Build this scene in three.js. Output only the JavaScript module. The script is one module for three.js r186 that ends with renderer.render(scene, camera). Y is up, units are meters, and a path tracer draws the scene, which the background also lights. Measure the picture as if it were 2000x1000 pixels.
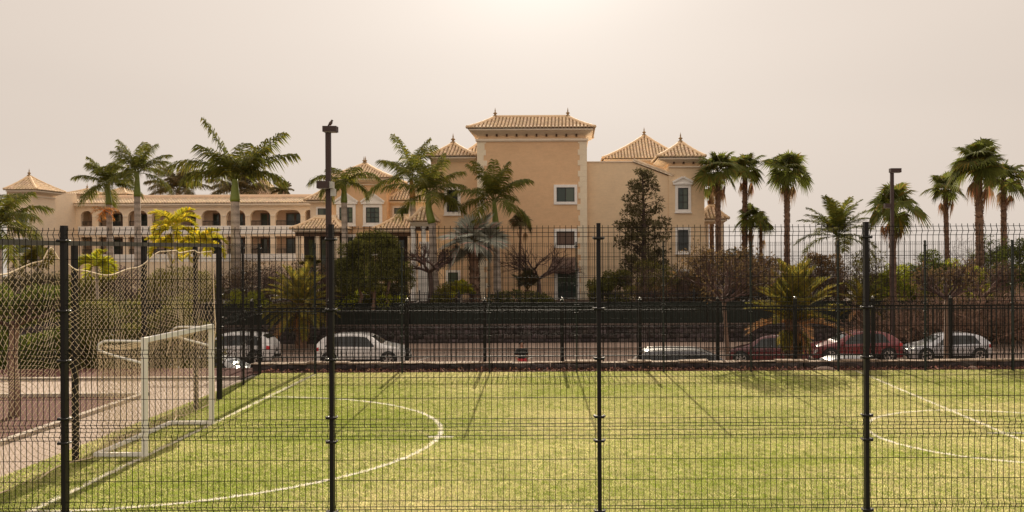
import * as THREE from 'three';
import { MarchingCubes } from 'three/addons/objects/MarchingCubes.js';

// ------------------------------------------------------------------ camera, sky, sun, exposure
const F = 1780, H = 3.57, VX = 1115, VY = 490, ROLL = 0.00475;       // focal length in photo pixels, eye height, principal point
const EXPOSURE = 1.5;                                                 // the photograph is exposed for the shaded fronts
const scene = new THREE.Scene();
const camera = new THREE.PerspectiveCamera(2 * Math.atan(500 / F) * 180 / Math.PI, 2, 0.1, 30000);
camera.position.set(0, H, 0);
camera.rotation.z = -ROLL;
camera.setViewOffset(2000, 1000, 1000 - VX, 500 - VY, 2000, 1000);
camera.updateProjectionMatrix();
scene.add(camera);

const renderer = new THREE.WebGLRenderer({ antialias: true });
renderer.toneMapping = THREE.LinearToneMapping;
renderer.toneMappingExposure = EXPOSURE;
renderer.shadowMap.enabled = true;

const SUN = new THREE.Vector3(-0.0376, 0.412, -1).normalize();
{
  const w = 1024, h = 512, d = new Float32Array(w * h * 4), v = new THREE.Vector3();
  for (let j = 0; j < h; j++) for (let i = 0; i < w; i++) {
    const el = ((j + 0.5) / h - 0.5) * Math.PI, az = ((i + 0.5) / w - 0.5) * 2 * Math.PI;
    v.set(Math.cos(el) * Math.cos(az), Math.sin(el), Math.cos(el) * Math.sin(az));
    const th = Math.acos(Math.min(1, Math.max(-1, v.dot(SUN)))) * 180 / Math.PI;
    const up = 1 + 0.85 * Math.pow(Math.max(0, Math.sin(el)), 1.8), a = 0.44 * Math.exp(-th / 13) + 0.9 * Math.exp(-th / 3);  // overhead brightening added to the sky to lift light on eye-facing walls
    const streak = 1 + 0.014 * Math.sin(el * 31 + 2.1 * Math.sin(az * 2.3) + az * 1.7) * Math.sin(az * 9 + el * 12 + 1.3 * Math.sin(el * 40)) + 0.012 * Math.sin(az * 5 + el * 17);
    const k = (j * w + i) * 4;
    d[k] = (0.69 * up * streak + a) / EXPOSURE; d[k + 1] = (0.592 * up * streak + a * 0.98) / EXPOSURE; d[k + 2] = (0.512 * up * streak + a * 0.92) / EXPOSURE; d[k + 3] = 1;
  }
  const t = new THREE.DataTexture(d, w, h, THREE.RGBAFormat, THREE.FloatType);
  t.mapping = THREE.EquirectangularReflectionMapping; t.magFilter = t.minFilter = THREE.LinearFilter; t.needsUpdate = true;
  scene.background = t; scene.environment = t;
}
const sun = new THREE.DirectionalLight(new THREE.Color(1, 0.87, 0.68), 5.0);
sun.position.copy(SUN).multiplyScalar(120).add(new THREE.Vector3(0, 0, -40));
sun.target.position.set(0, 0, -40);
sun.castShadow = true; sun.shadow.mapSize.set(4096, 4096); sun.shadow.radius = 0.45;
Object.assign(sun.shadow.camera, { left: -70, right: 70, top: 70, bottom: -70, near: 1, far: 300 });
scene.add(sun, sun.target);

// ------------------------------------------------------------------ helpers
const PX = (x, y, Z) => ((x - VX) + ROLL * (VY - y)) * Z / F;        // a photo pixel at a depth, in metres
const PY = (x, y, Z) => H + ((VY - y) - ROLL * (x - VX)) * Z / F;
function rng(seed) { let a = seed >>> 0; const f = () => { a = (a + 0x6D2B79F5) | 0; let t = Math.imul(a ^ (a >>> 15), 1 | a); t = (t + Math.imul(t ^ (t >>> 7), 61 | t)) ^ t; return ((t ^ (t >>> 14)) >>> 0) / 4294967296; }; f.in = (p, q) => p + (q - p) * f(); f.pick = (l) => l[Math.floor(f() * l.length)]; return f; }
const V = (x, y, z) => new THREE.Vector3(x, y, z);
const clamp = (x, a = 0, b = 1) => Math.min(b, Math.max(a, x));
const lerp = (a, b, t) => a + (b - a) * t;
const groundY = (Z) => Z < 28.3 ? 0 : Z < 31 ? lerp(0, -1.93, (Z - 28.3) / 2.7) : Z < 53.97 ? -1.93 : Z < 125 ? 0.2 : lerp(0.2, -18, clamp((Z - 125) / 60));

class GB {                                                            // collects faces into one geometry
  constructor() { this.p = []; this.i = []; this.k = []; this.c = null; }
  v(x, y, z) { this.p.push(x, y, z); const c = this.c || [1, 1, 1]; this.k.push(c[0], c[1], c[2]); return this.p.length / 3 - 1; }
  vv(a) { return this.v(a.x, a.y, a.z); }
  tri(a, b, c) { this.i.push(a, b, c); }
  quad(a, b, c, d) { this.i.push(a, b, c, a, c, d); }
  face(...P) { const n = P.map((q) => this.vv(q)); for (let k = 2; k < n.length; k++) this.tri(n[0], n[k - 1], n[k]); }
  box(x0, x1, y0, y1, z0, z1) { this.frustum([x0, x1, z0, z1], y0, [x0, x1, z0, z1], y1); }
  frustum(b, y0, t, y1) {                                             // rect [x0,x1,z0,z1] at y0 to another at y1
    const q = (r, y) => [V(r[0], y, r[3]), V(r[1], y, r[3]), V(r[1], y, r[2]), V(r[0], y, r[2])];
    const [B, T] = [q(b, y0), q(t, y1)];
    const [zlo] = [b[2] < b[3]];
    for (let k = 0; k < 4; k++) { const n = (k + 1) % 4; zlo ? this.face(B[k], B[n], T[n], T[k]) : this.face(T[k], T[n], B[n], B[k]); }
    if (zlo) { this.face(...T); this.face(...B.slice().reverse()); } else { this.face(...T.slice().reverse()); this.face(...B); }
  }
  tube(pts, rad, sides = 6, cap = true, up = null) {
    const n = pts.length; let prev = null, N = null;
    for (let k = 0; k < n; k++) {
      const t = pts[Math.min(k + 1, n - 1)].clone().sub(pts[Math.max(k - 1, 0)]).normalize();
      if (!N) { N = up ? up.clone() : Math.abs(t.y) < 0.9 ? V(0, 1, 0) : V(1, 0, 0); }
      N = N.clone().sub(t.clone().multiplyScalar(N.dot(t))).normalize();
      const B = t.clone().cross(N), r = typeof rad === 'number' ? rad : rad[k], ring = [];
      for (let s = 0; s < sides; s++) { const a = (s + 0.5) / sides * Math.PI * 2; ring.push(this.vv(pts[k].clone().addScaledVector(N, Math.cos(a) * r).addScaledVector(B, Math.sin(a) * r))); }
      if (prev) for (let s = 0; s < sides; s++) { const m = (s + 1) % sides; this.quad(prev[s], prev[m], ring[m], ring[s]); }
      else if (cap) { const c = this.vv(pts[0]); for (let s = 0; s < sides; s++) this.tri(c, ring[(s + 1) % sides], ring[s]); }
      prev = ring;
    }
    if (cap) { const c = this.vv(pts[n - 1]); for (let s = 0; s < sides; s++) this.tri(c, prev[s], prev[(s + 1) % sides]); }
  }
  lathe(prof, cx, cz, sides = 12, wob = null) {                       // prof: [radius, y] pairs bottom to top
    let prev = null;
    for (const [r, y] of prof) {
      const ring = [];
      for (let s = 0; s < sides; s++) { const a = s / sides * Math.PI * 2, q = wob ? r * (1 + wob(a, y)) : r; ring.push(this.v(cx + Math.cos(a) * q, y, cz + Math.sin(a) * q)); }
      if (prev) for (let s = 0; s < sides; s++) { const m = (s + 1) % sides; this.quad(prev[s], ring[s], ring[m], prev[m]); }
      prev = ring;
    }
  }
  geo(flat = false) {
    let g = new THREE.BufferGeometry();
    g.setAttribute('position', new THREE.Float32BufferAttribute(this.p, 3));
    if (this.c) g.setAttribute('color', new THREE.Float32BufferAttribute(this.k, 3));
    g.setIndex(this.i);
    if (flat) g = g.toNonIndexed();
    g.computeVertexNormals();
    return g;
  }
}
function metreUV(g, s = 1) {                                          // uv in metres, across the axis each face looks along
  const p = g.attributes.position, n = g.attributes.normal, u = new Float32Array(p.count * 2);
  for (let k = 0; k < p.count; k++) {
    const x = Math.abs(n.getX(k)), y = Math.abs(n.getY(k)), z = Math.abs(n.getZ(k));
    const [a, b] = y > x && y > z ? [p.getX(k), p.getZ(k)] : x > z ? [p.getZ(k), p.getY(k)] : [p.getX(k), p.getY(k)];
    u[k * 2] = a / s; u[k * 2 + 1] = b / s;
  }
  g.setAttribute('uv', new THREE.BufferAttribute(u, 2));
  return g;
}
const taken = {};
function numbered(name) { const n = taken[name] = (taken[name] ?? -1) + 1; return n ? name + '_' + String(n).padStart(3, '0') : name; }
const root = (o) => { while (o.parent && o.parent !== scene) o = o.parent; return o; };
function tag(o, label, category, group) { o.userData.label = label; if (category) o.userData.category = category; if (group) o.userData.group = group; return o; }
function thing(name, label, category, pos = [0, 0, 0], group) {
  const o = new THREE.Group(); o.name = numbered(name); o.position.set(...pos); scene.add(o);
  return tag(o, label, category, group);
}
function put(name, g, mat, parent = scene, uv = 0) {                  // a mesh from world-space faces, under its thing
  let geo = g instanceof GB ? g.geo() : g;
  if (parent !== scene) { const b = root(parent).position; if (b.lengthSq()) geo.translate(-b.x, -b.y, -b.z); }
  if (uv) metreUV(geo, uv);
  const m = new THREE.Mesh(geo, mat); m.name = parent === scene ? numbered(name) : name; m.castShadow = m.receiveShadow = true;
  parent.add(m); return m;
}
function share(name, geo, mat, parent, pos, rotY = 0, sc = null) {     // a mesh of a shared geometry
  const m = new THREE.Mesh(geo, mat); m.name = name; m.castShadow = m.receiveShadow = true; m.position.set(...pos); m.rotation.y = rotY; if (sc) m.scale.set(...sc); parent.add(m); return m;
}
function ground(name, g, mat, uv = 1) { const m = put(name, g, mat, scene, uv); m.userData.kind = 'structure'; return m; }

// ------------------------------------------------------------------ textures
function noise2(seed, n) {                                            // tiling value noise
  const r = rng(seed), t = new Float32Array(n * n); for (let k = 0; k < n * n; k++) t[k] = r();
  return (x, y) => { x = ((x % 1) + 1) % 1 * n; y = ((y % 1) + 1) % 1 * n; const i = Math.floor(x), j = Math.floor(y), a = x - i, b = y - j, u = a * a * (3 - 2 * a), w = b * b * (3 - 2 * b), i1 = (i + 1) % n, j1 = (j + 1) % n;
    return lerp(lerp(t[(j % n) * n + i % n], t[(j % n) * n + i1], u), lerp(t[j1 * n + i % n], t[j1 * n + i1], u), w); };
}
const toS = (c) => c <= 0.0031308 ? c * 12.92 : 1.055 * Math.pow(c, 1 / 2.4) - 0.055;
function texture(w, h, fn, srgb = true) {
  const d = new Uint8Array(w * h * 4);
  for (let j = 0; j < h; j++) for (let i = 0; i < w; i++) { const c = fn(i / w, j / h, i, j), k = (j * w + i) * 4; for (let q = 0; q < 3; q++) d[k + q] = clamp(srgb ? toS(c[q]) : c[q]) * 255; d[k + 3] = 255; }
  const t = new THREE.DataTexture(d, w, h); t.wrapS = t.wrapT = THREE.RepeatWrapping; t.magFilter = THREE.LinearFilter; t.minFilter = THREE.LinearMipmapLinearFilter; t.generateMipmaps = true;
  if (srgb) t.colorSpace = THREE.SRGBColorSpace; t.needsUpdate = true; return t;
}
const n8 = noise2(11, 8), n32 = noise2(12, 32), n128 = noise2(13, 128), n256 = noise2(14, 256), n64 = noise2(15, 64);
const stuccoMap = texture(512, 512, (u, v) => { const a = 0.90 + 0.06 * n8(u, v) + 0.04 * n32(u, v) + 0.07 * (n128(u * 2, v) - 0.5) + 0.06 * (n64(u * 0.25, v * 1) - 0.5); return [a, a * (0.985 + 0.015 * n8(v, u)), a * (0.97 + 0.03 * n8(v, u))]; });
const stuccoBump = texture(512, 512, (u, v) => { const a = 0.6 * n256(u, v) + 0.4 * n64(u * 2, v * 2); return [a, a, a]; }, false);
const barkMap = texture(256, 256, (u, v) => { const a = 0.55 + 0.35 * n32(u * 3, v) + 0.25 * (n128(u * 2, v) - 0.5); return [a, a * 0.98, a * 0.95]; });
const speckMap = texture(512, 512, (u, v) => { const s = n256(u, v), t = n128(u + 0.3, v), a = 0.72 + 0.22 * n8(u, v) + 0.35 * (s - 0.5) + 0.2 * (t - 0.5); return [a, a, a]; });
const mulchMap = texture(512, 512, (u, v) => { const s = n128(u, v * 2), t = n256(v, u), a = 0.25 + 0.9 * s * t + 0.5 * Math.pow(t, 6); return [a, a * (0.85 + 0.15 * s), a * (0.8 + 0.2 * s)]; });
const paverMap = texture(1024, 1024, (u, v) => {                       // small setts, 4 m to the tile
  const row = Math.floor(v * 40), x = u * 20 + (row % 2) * 0.5, id = Math.floor(x), fx = x - id, fy = v * 40 - row, h = (Math.sin(id * 127.1 + row * 311.7) * 43758.5) % 1;
  const joint = fx < 0.05 || fy < 0.09, g = 0.72 + 0.16 * Math.abs(h) + 0.3 * (n256(u, v) - 0.5) + 0.18 * (n128(v, u) - 0.5);
  const a = joint ? g * 0.6 : g; return [a, a * (0.93 + 0.05 * Math.abs(h)), a * (0.9 + 0.06 * Math.abs(h))];
});
const grassR = rng(77), gTuft = noise2(31, 512), gPatch = noise2(32, 10), gBand = noise2(33, 24), gFine = noise2(34, 256);
const grassMap = texture(2048, 2048, (u, v) => {                       // 25.6 m a side
  const p = gPatch(u, v), b = gBand(u * 0.5, v * 1.6), f = gFine(u * 4, v * 1.5), t = gTuft(u * 2, v * 0.8), w = grassR();
  const straw = clamp(0.34 + 0.75 * (p - 0.5) + 0.5 * (b - 0.5) + 0.6 * (t - 0.5) + 0.35 * (f - 0.5) + 0.7 * (w - 0.5)), k = 0.62 + 0.30 * t + 0.22 * f + 0.6 * (w - 0.5);
  return [lerp(0.16, 0.44, straw) * k, lerp(0.22, 0.39, straw) * k, lerp(0.024, 0.17, straw) * k];
});
const grassBump = texture(1024, 1024, (u, v) => { const a = 0.5 * gTuft(u, v) + 0.5 * gFine(u * 3, v * 3); return [a, a, a]; }, false);

// ------------------------------------------------------------------ materials
const std = (r, g, b, rough = 0.9, o = {}) => new THREE.MeshStandardMaterial({ color: new THREE.Color(r, g, b), roughness: rough, side: THREE.DoubleSide, ...o });
const phy = (r, g, b, rough = 0.5, o = {}) => new THREE.MeshPhysicalMaterial({ color: new THREE.Color(r, g, b), roughness: rough, side: THREE.DoubleSide, ...o });
const stucco = (r, g, b) => std(r, g, b, 0.95, { map: stuccoMap, bumpMap: stuccoBump, bumpScale: 0.008 });
const leaf = (r, g, b, tr = 0.4) => phy(r, g, b, 1, { transmission: tr, thickness: 0, specularIntensity: 0.2, vertexColors: true });
const M = {
  ochre: stucco(0.80, 0.535, 0.315), ochreB: stucco(0.88, 0.63, 0.39), pale: stucco(0.86, 0.66, 0.435), cream: stucco(0.90, 0.74, 0.55), stone: stucco(0.92, 0.80, 0.60), white: stucco(0.95, 0.92, 0.87), trim: stucco(0.92, 0.80, 0.64),
  tile: std(0.78, 0.61, 0.42, 0.85, { vertexColors: true, map: stuccoMap }), timber: std(0.10, 0.055, 0.03, 0.8), brown: std(0.15, 0.095, 0.07, 0.7),
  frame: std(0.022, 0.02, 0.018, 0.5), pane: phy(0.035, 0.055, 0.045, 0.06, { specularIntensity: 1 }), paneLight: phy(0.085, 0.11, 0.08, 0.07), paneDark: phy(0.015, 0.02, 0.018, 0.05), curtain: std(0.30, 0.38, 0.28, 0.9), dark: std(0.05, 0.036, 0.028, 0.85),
  metal: phy(0.010, 0.009, 0.008, 0.5, { specularIntensity: 0.5 }), wire: phy(0.013, 0.012, 0.010, 0.65, { specularIntensity: 0.1 }), greenMetal: phy(0.016, 0.022, 0.018, 0.55, { specularIntensity: 0.5 }), rail: phy(0.085, 0.08, 0.07, 0.6, { specularIntensity: 0.4 }), darkRail: phy(0.02, 0.019, 0.017, 0.65, { specularIntensity: 0.3 }), bolt: std(0.2, 0.19, 0.17, 0.6), zinc: std(0.55, 0.54, 0.5, 0.35, { metalness: 0.7 }),
  lampBrown: std(0.045, 0.024, 0.02, 0.6, {}), lampGlass: phy(0.5, 0.5, 0.46, 0.15), cord: std(0.72, 0.58, 0.40, 0.85), goal: phy(0.80, 0.78, 0.72, 0.45),
  lava: std(0.085, 0.068, 0.066, 0.95, { vertexColors: true, map: speckMap }), mortar: std(0.34, 0.245, 0.17, 0.95, { map: speckMap }), screen: std(0.012, 0.017, 0.012, 0.9),
  trunkGrey: std(0.66, 0.57, 0.50, 0.9, { map: barkMap, vertexColors: true }), trunkBrown: std(0.30, 0.185, 0.125, 0.95, { map: barkMap, vertexColors: true }), shaft: phy(0.26, 0.33, 0.05, 0.5, { map: barkMap }), shaftOrange: phy(0.45, 0.22, 0.05, 0.55, { map: barkMap }), twig: std(0.115, 0.075, 0.062, 0.9, { vertexColors: true }), wood: std(0.36, 0.23, 0.155, 0.9, { map: barkMap }),
  royal: leaf(0.115, 0.125, 0.026, 0.45), fan: leaf(0.12, 0.135, 0.028, 0.45), dead: leaf(0.30, 0.19, 0.11, 0.3), silver: leaf(0.33, 0.34, 0.31, 0.2), gold: leaf(0.44, 0.42, 0.045, 0.48), date: leaf(0.17, 0.16, 0.036, 0.42), bush: leaf(0.125, 0.125, 0.034, 0.4), lime: leaf(0.34, 0.36, 0.035, 0.5), dusk: leaf(0.11, 0.095, 0.05, 0.3), rust: leaf(0.15, 0.10, 0.052, 0.35),
  grass: std(1, 1, 1, 1, { map: grassMap, bumpMap: grassBump, bumpScale: 0.02 }), line: std(0.68, 0.64, 0.56, 0.9, { map: speckMap }), paver: std(0.46, 0.365, 0.295, 0.95, { map: paverMap, bumpMap: speckMap, bumpScale: 0.004 }), mulch: std(0.24, 0.085, 0.06, 1, { map: mulchMap, bumpMap: mulchMap, bumpScale: 0.03 }), asphalt: std(0.37, 0.265, 0.205, 0.95, { map: speckMap }), earth: std(0.12, 0.08, 0.06, 1, { map: mulchMap }), kerb: std(0.5, 0.42, 0.34, 0.95, { map: speckMap }), sea: phy(0.10, 0.12, 0.125, 0.07), tyre: std(0.02, 0.02, 0.02, 0.85), rim: std(0.6, 0.6, 0.6, 0.3, { metalness: 0.8 }), carGlass: phy(0.025, 0.03, 0.03, 0.05), black: std(0.012, 0.012, 0.012, 0.6), red: phy(0.5, 0.02, 0.02, 0.25), lens: phy(0.75, 0.75, 0.72, 0.12), plate: std(0.75, 0.75, 0.72, 0.5), amber: std(0.5, 0.1, 0.08, 0.5),
};
for (const k of ['grass']) { M[k].map.repeat.set(1 / 25.6, 1 / 25.6); M[k].bumpMap.repeat.set(0.16, 0.16); }
paverMap.repeat.set(0.25, 0.25);

// ================================================================== THE SETTING
{
  // terrain: one sheet from behind the eye out to the shore, with the sunken street cut into it
  const g = new GB(), Zs = [-60, 0, 28.25, 29, 30, 31, 34, 40, 46, 53.95, 54.0, 60, 80, 100, 125, 140, 160, 185, 200], Xs = []; for (let x = -420; x <= 420; x += 12) Xs.push(x);
  const id = Zs.map((Z) => Xs.map((x) => g.v(x, (Z === 53.95 ? -1.97 : groundY(Z) - 0.04), -Z)));
  for (let a = 0; a + 1 < Zs.length; a++) for (let b = 0; b + 1 < Xs.length; b++) g.quad(id[a][b], id[a][b + 1], id[a + 1][b + 1], id[a + 1][b]);
  ground('ground', g, M.earth, 2.5);
  const s = new GB(); s.face(V(-26000, -15, -150), V(26000, -15, -150), V(26000, -15, -29000), V(-26000, -15, -29000)); ground('sea', s, M.sea, 40);
  const flat = (name, mat, pts, y, uv = 1) => { const q = new GB(); q.face(...pts.map(([x, Z]) => V(x, y, -Z))); return ground(name, q, mat, uv); };
  const edge = -9.08;
  flat('pitch', M.grass, [[edge, 6], [18, 6], [18, 26.85], [edge, 26.85]], 0);
  flat('path', M.paver, [[-10.6, 2], [edge - 0.02, 2], [edge - 0.02, 25.6], [-10.6, 25.6]], -0.012);
  flat('path', M.paver, [[-60, 22.9], [-10.62, 22.9], [-10.62, 25.6], [-60, 25.6]], -0.012);
  flat('planting_bed', M.mulch, [[-60, 2], [-10.78, 2], [-10.78, 22.72], [-60, 22.72]], -0.016, 2);
  flat('planting_bed', M.mulch, [[-60, 25.8], [edge - 0.3, 25.8], [edge - 0.3, 28.3], [-60, 28.3]], -0.016, 2);
  flat('planting_bed', M.mulch, [[edge - 0.3, 26.86], [20, 26.86], [20, 28.3], [edge - 0.3, 28.3]], -0.014, 2);
  const k = new GB(); k.box(-10.78, -10.62, -0.03, 0.07, -22.9, -2); k.box(-60, -10.62, -0.03, 0.07, -22.9, -22.72 + 0.0); ground('path_kerb', k, M.kerb, 1);
  const k2 = new GB(); k2.box(-60, edge - 0.3, -0.03, 0.07, -25.8, -25.62); ground('path_kerb', k2, M.kerb, 1);
  flat('road', M.asphalt, [[-120, 33], [120, 33], [120, 50.2], [-120, 50.2]], -1.926, 3);
  const pv = new GB(); pv.box(-120, 120, -1.95, -1.81, -53.4, -50.2); ground('pavement', pv, M.asphalt, 3);
  // white lines of the pitch and of the parking bays
  const ZC = 17.5, GX = -7.48;
  const strip = (name, pts, w, y = 0.004, closed = false) => {
    const q = new GB(), id = pts.map(([x, Z], n) => { const a = pts[Math.max(n - 1, 0)], b = pts[Math.min(n + 1, pts.length - 1)]; let dx = b[0] - a[0], dz = b[1] - a[1]; if (closed && (n === 0 || n === pts.length - 1)) { dx = pts[1][0] - pts[pts.length - 2][0]; dz = pts[1][1] - pts[pts.length - 2][1]; } const l = Math.hypot(dx, dz); return [q.v(x - dz / l * w / 2, y, -(Z + dx / l * w / 2)), q.v(x + dz / l * w / 2, y, -(Z - dx / l * w / 2))]; });
    for (let n = 0; n + 1 < id.length; n++) q.quad(id[n][0], id[n][1], id[n + 1][1], id[n + 1][0]);
    return ground(name, q, M.line, 1);
  };
  const arc = (cx, cz, r, a0, a1, n = 72) => Array.from({ length: n + 1 }, (_, k) => { const a = lerp(a0, a1, k / n); return [cx + r * Math.cos(a), cz + r * Math.sin(a)]; });
  const straight = (x0, z0, x1, z1, n = 12) => Array.from({ length: n + 1 }, (_, k) => [lerp(x0, x1, k / n), lerp(z0, z1, k / n)]);
  strip('goal_line', straight(GX, 7, GX, 26.4), 0.085, 0.004);
  strip('halfway_line', straight(8.36, 7, 8.36, 26.8), 0.085, 0.004);
  strip('area_arc', arc(GX, ZC, 4.92, -Math.PI / 2 + 0.01, Math.PI / 2 - 0.01), 0.085, 0.008);
  strip('area_mark', straight(GX + 4.72, ZC, GX + 5.2, ZC, 2), 0.09, 0.012);
  strip('centre_circle', arc(8.36, ZC + 0.1, 2.55, 0, Math.PI * 2), 0.075, 0.008, true);
  strip('centre_mark', straight(8.05, ZC + 0.1, 8.75, ZC + 0.1, 2), 0.09, 0.012);
  strip('touchline', straight(GX, 26.35, GX + 1.0, 26.35, 2), 0.085, 0.008);
  strip('touchline', straight(2.9, 26.62, 3.9, 26.62, 2), 0.06, 0.004);
  for (const x of [-13.4, -8.0, -2.6, 2.8, 8.2, 13.6, 19]) strip('parking_line', straight(x - 0.5, 42.6, x + 0.6, 47.4, 2), 0.12, -1.921);
}
// turf: short plastic blades, white along the markings
{
  const blade = new GB(), r = rng(401); for (let k = 0; k < 7; k++) { const a = r() * 6.283, x = r.in(-0.035, 0.035), z = r.in(-0.035, 0.035), h = r.in(0.010, 0.024), w = r.in(0.005, 0.009), lx = r.in(-0.02, 0.02), lz = r.in(-0.02, 0.02); blade.face(V(x - Math.cos(a) * w, 0, z - Math.sin(a) * w), V(x + Math.cos(a) * w, 0, z + Math.sin(a) * w), V(x + lx, h, z + lz)); }
  const spots = [], ring = (x, Z, cx, cz, R, w) => Math.abs(Math.hypot(x - cx, Z - cz) - R) < w;
  for (let Z = 10.5; Z < 26.84; Z += 0.034) { const half = Z * 0.56; for (let x = Math.max(-9.07, -Z * 0.66); x < Math.min(17, half); x += 0.034) if (r() < 0.93) spots.push([x + r.in(-0.02, 0.02), Z + r.in(-0.02, 0.02)]); }
  const m = new THREE.InstancedMesh(blade.geo(), phy(1, 1, 1, 1, { transmission: 0.55, thickness: 0, specularIntensity: 0.2 }), spots.length), M4 = new THREE.Matrix4(), c = new THREE.Color(), q = new THREE.Quaternion(), Y = V(0, 1, 0);
  spots.forEach(([x, Z], k) => {
    const white = (Math.abs(x + 7.48) < 0.04 && Z < 26.4) || Math.abs(x - 8.36) < 0.034 || (x > -7.48 && ring(x, Z, -7.48, 17.5, 4.92, 0.036)) || ring(x, Z, 8.36, 17.6, 2.55, 0.038) || (Math.abs(Z - 17.6) < 0.045 && Math.abs(x - 8.4) < 0.35) || (Math.abs(Z - 17.5) < 0.045 && x > -2.76 && x < -2.28);
    const p = gPatch(x / 25.6, Z / 25.6), b = gBand(x / 51.2, Z / 16), t = gFine(x * 0.6, Z * 0.25), straw = clamp(0.43 + 0.7 * (p - 0.5) + 0.45 * (b - 0.5) + 0.32 * (t - 0.5) + 1.3 * (r() - 0.5)), kk = r.in(0.6, 1.35);
    white && r() < 0.88 ? c.setRGB(0.9 * kk ** 0.2, 0.86 * kk ** 0.2, 0.76 * kk ** 0.2) : c.setRGB(Math.min(0.9, lerp(0.285, 0.74, straw) * kk), Math.min(0.9, lerp(0.35, 0.655, straw) * kk), lerp(0.055, 0.36, straw) * kk);
    const s = r.in(0.8, 1.25); m.setMatrixAt(k, M4.compose(V(x, 0.001, -Z), q.setFromAxisAngle(Y, r() * 6.283), V(s, s * r.in(0.8, 1.2), s))); m.setColorAt(k, c);
  });
  m.name = 'turf'; m.userData.kind = 'stuff'; tag(m, 'short green artificial turf blades covering the football pitch', 'turf'); m.castShadow = m.receiveShadow = true; scene.add(m); console.log('tufts', spots.length);
}
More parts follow.
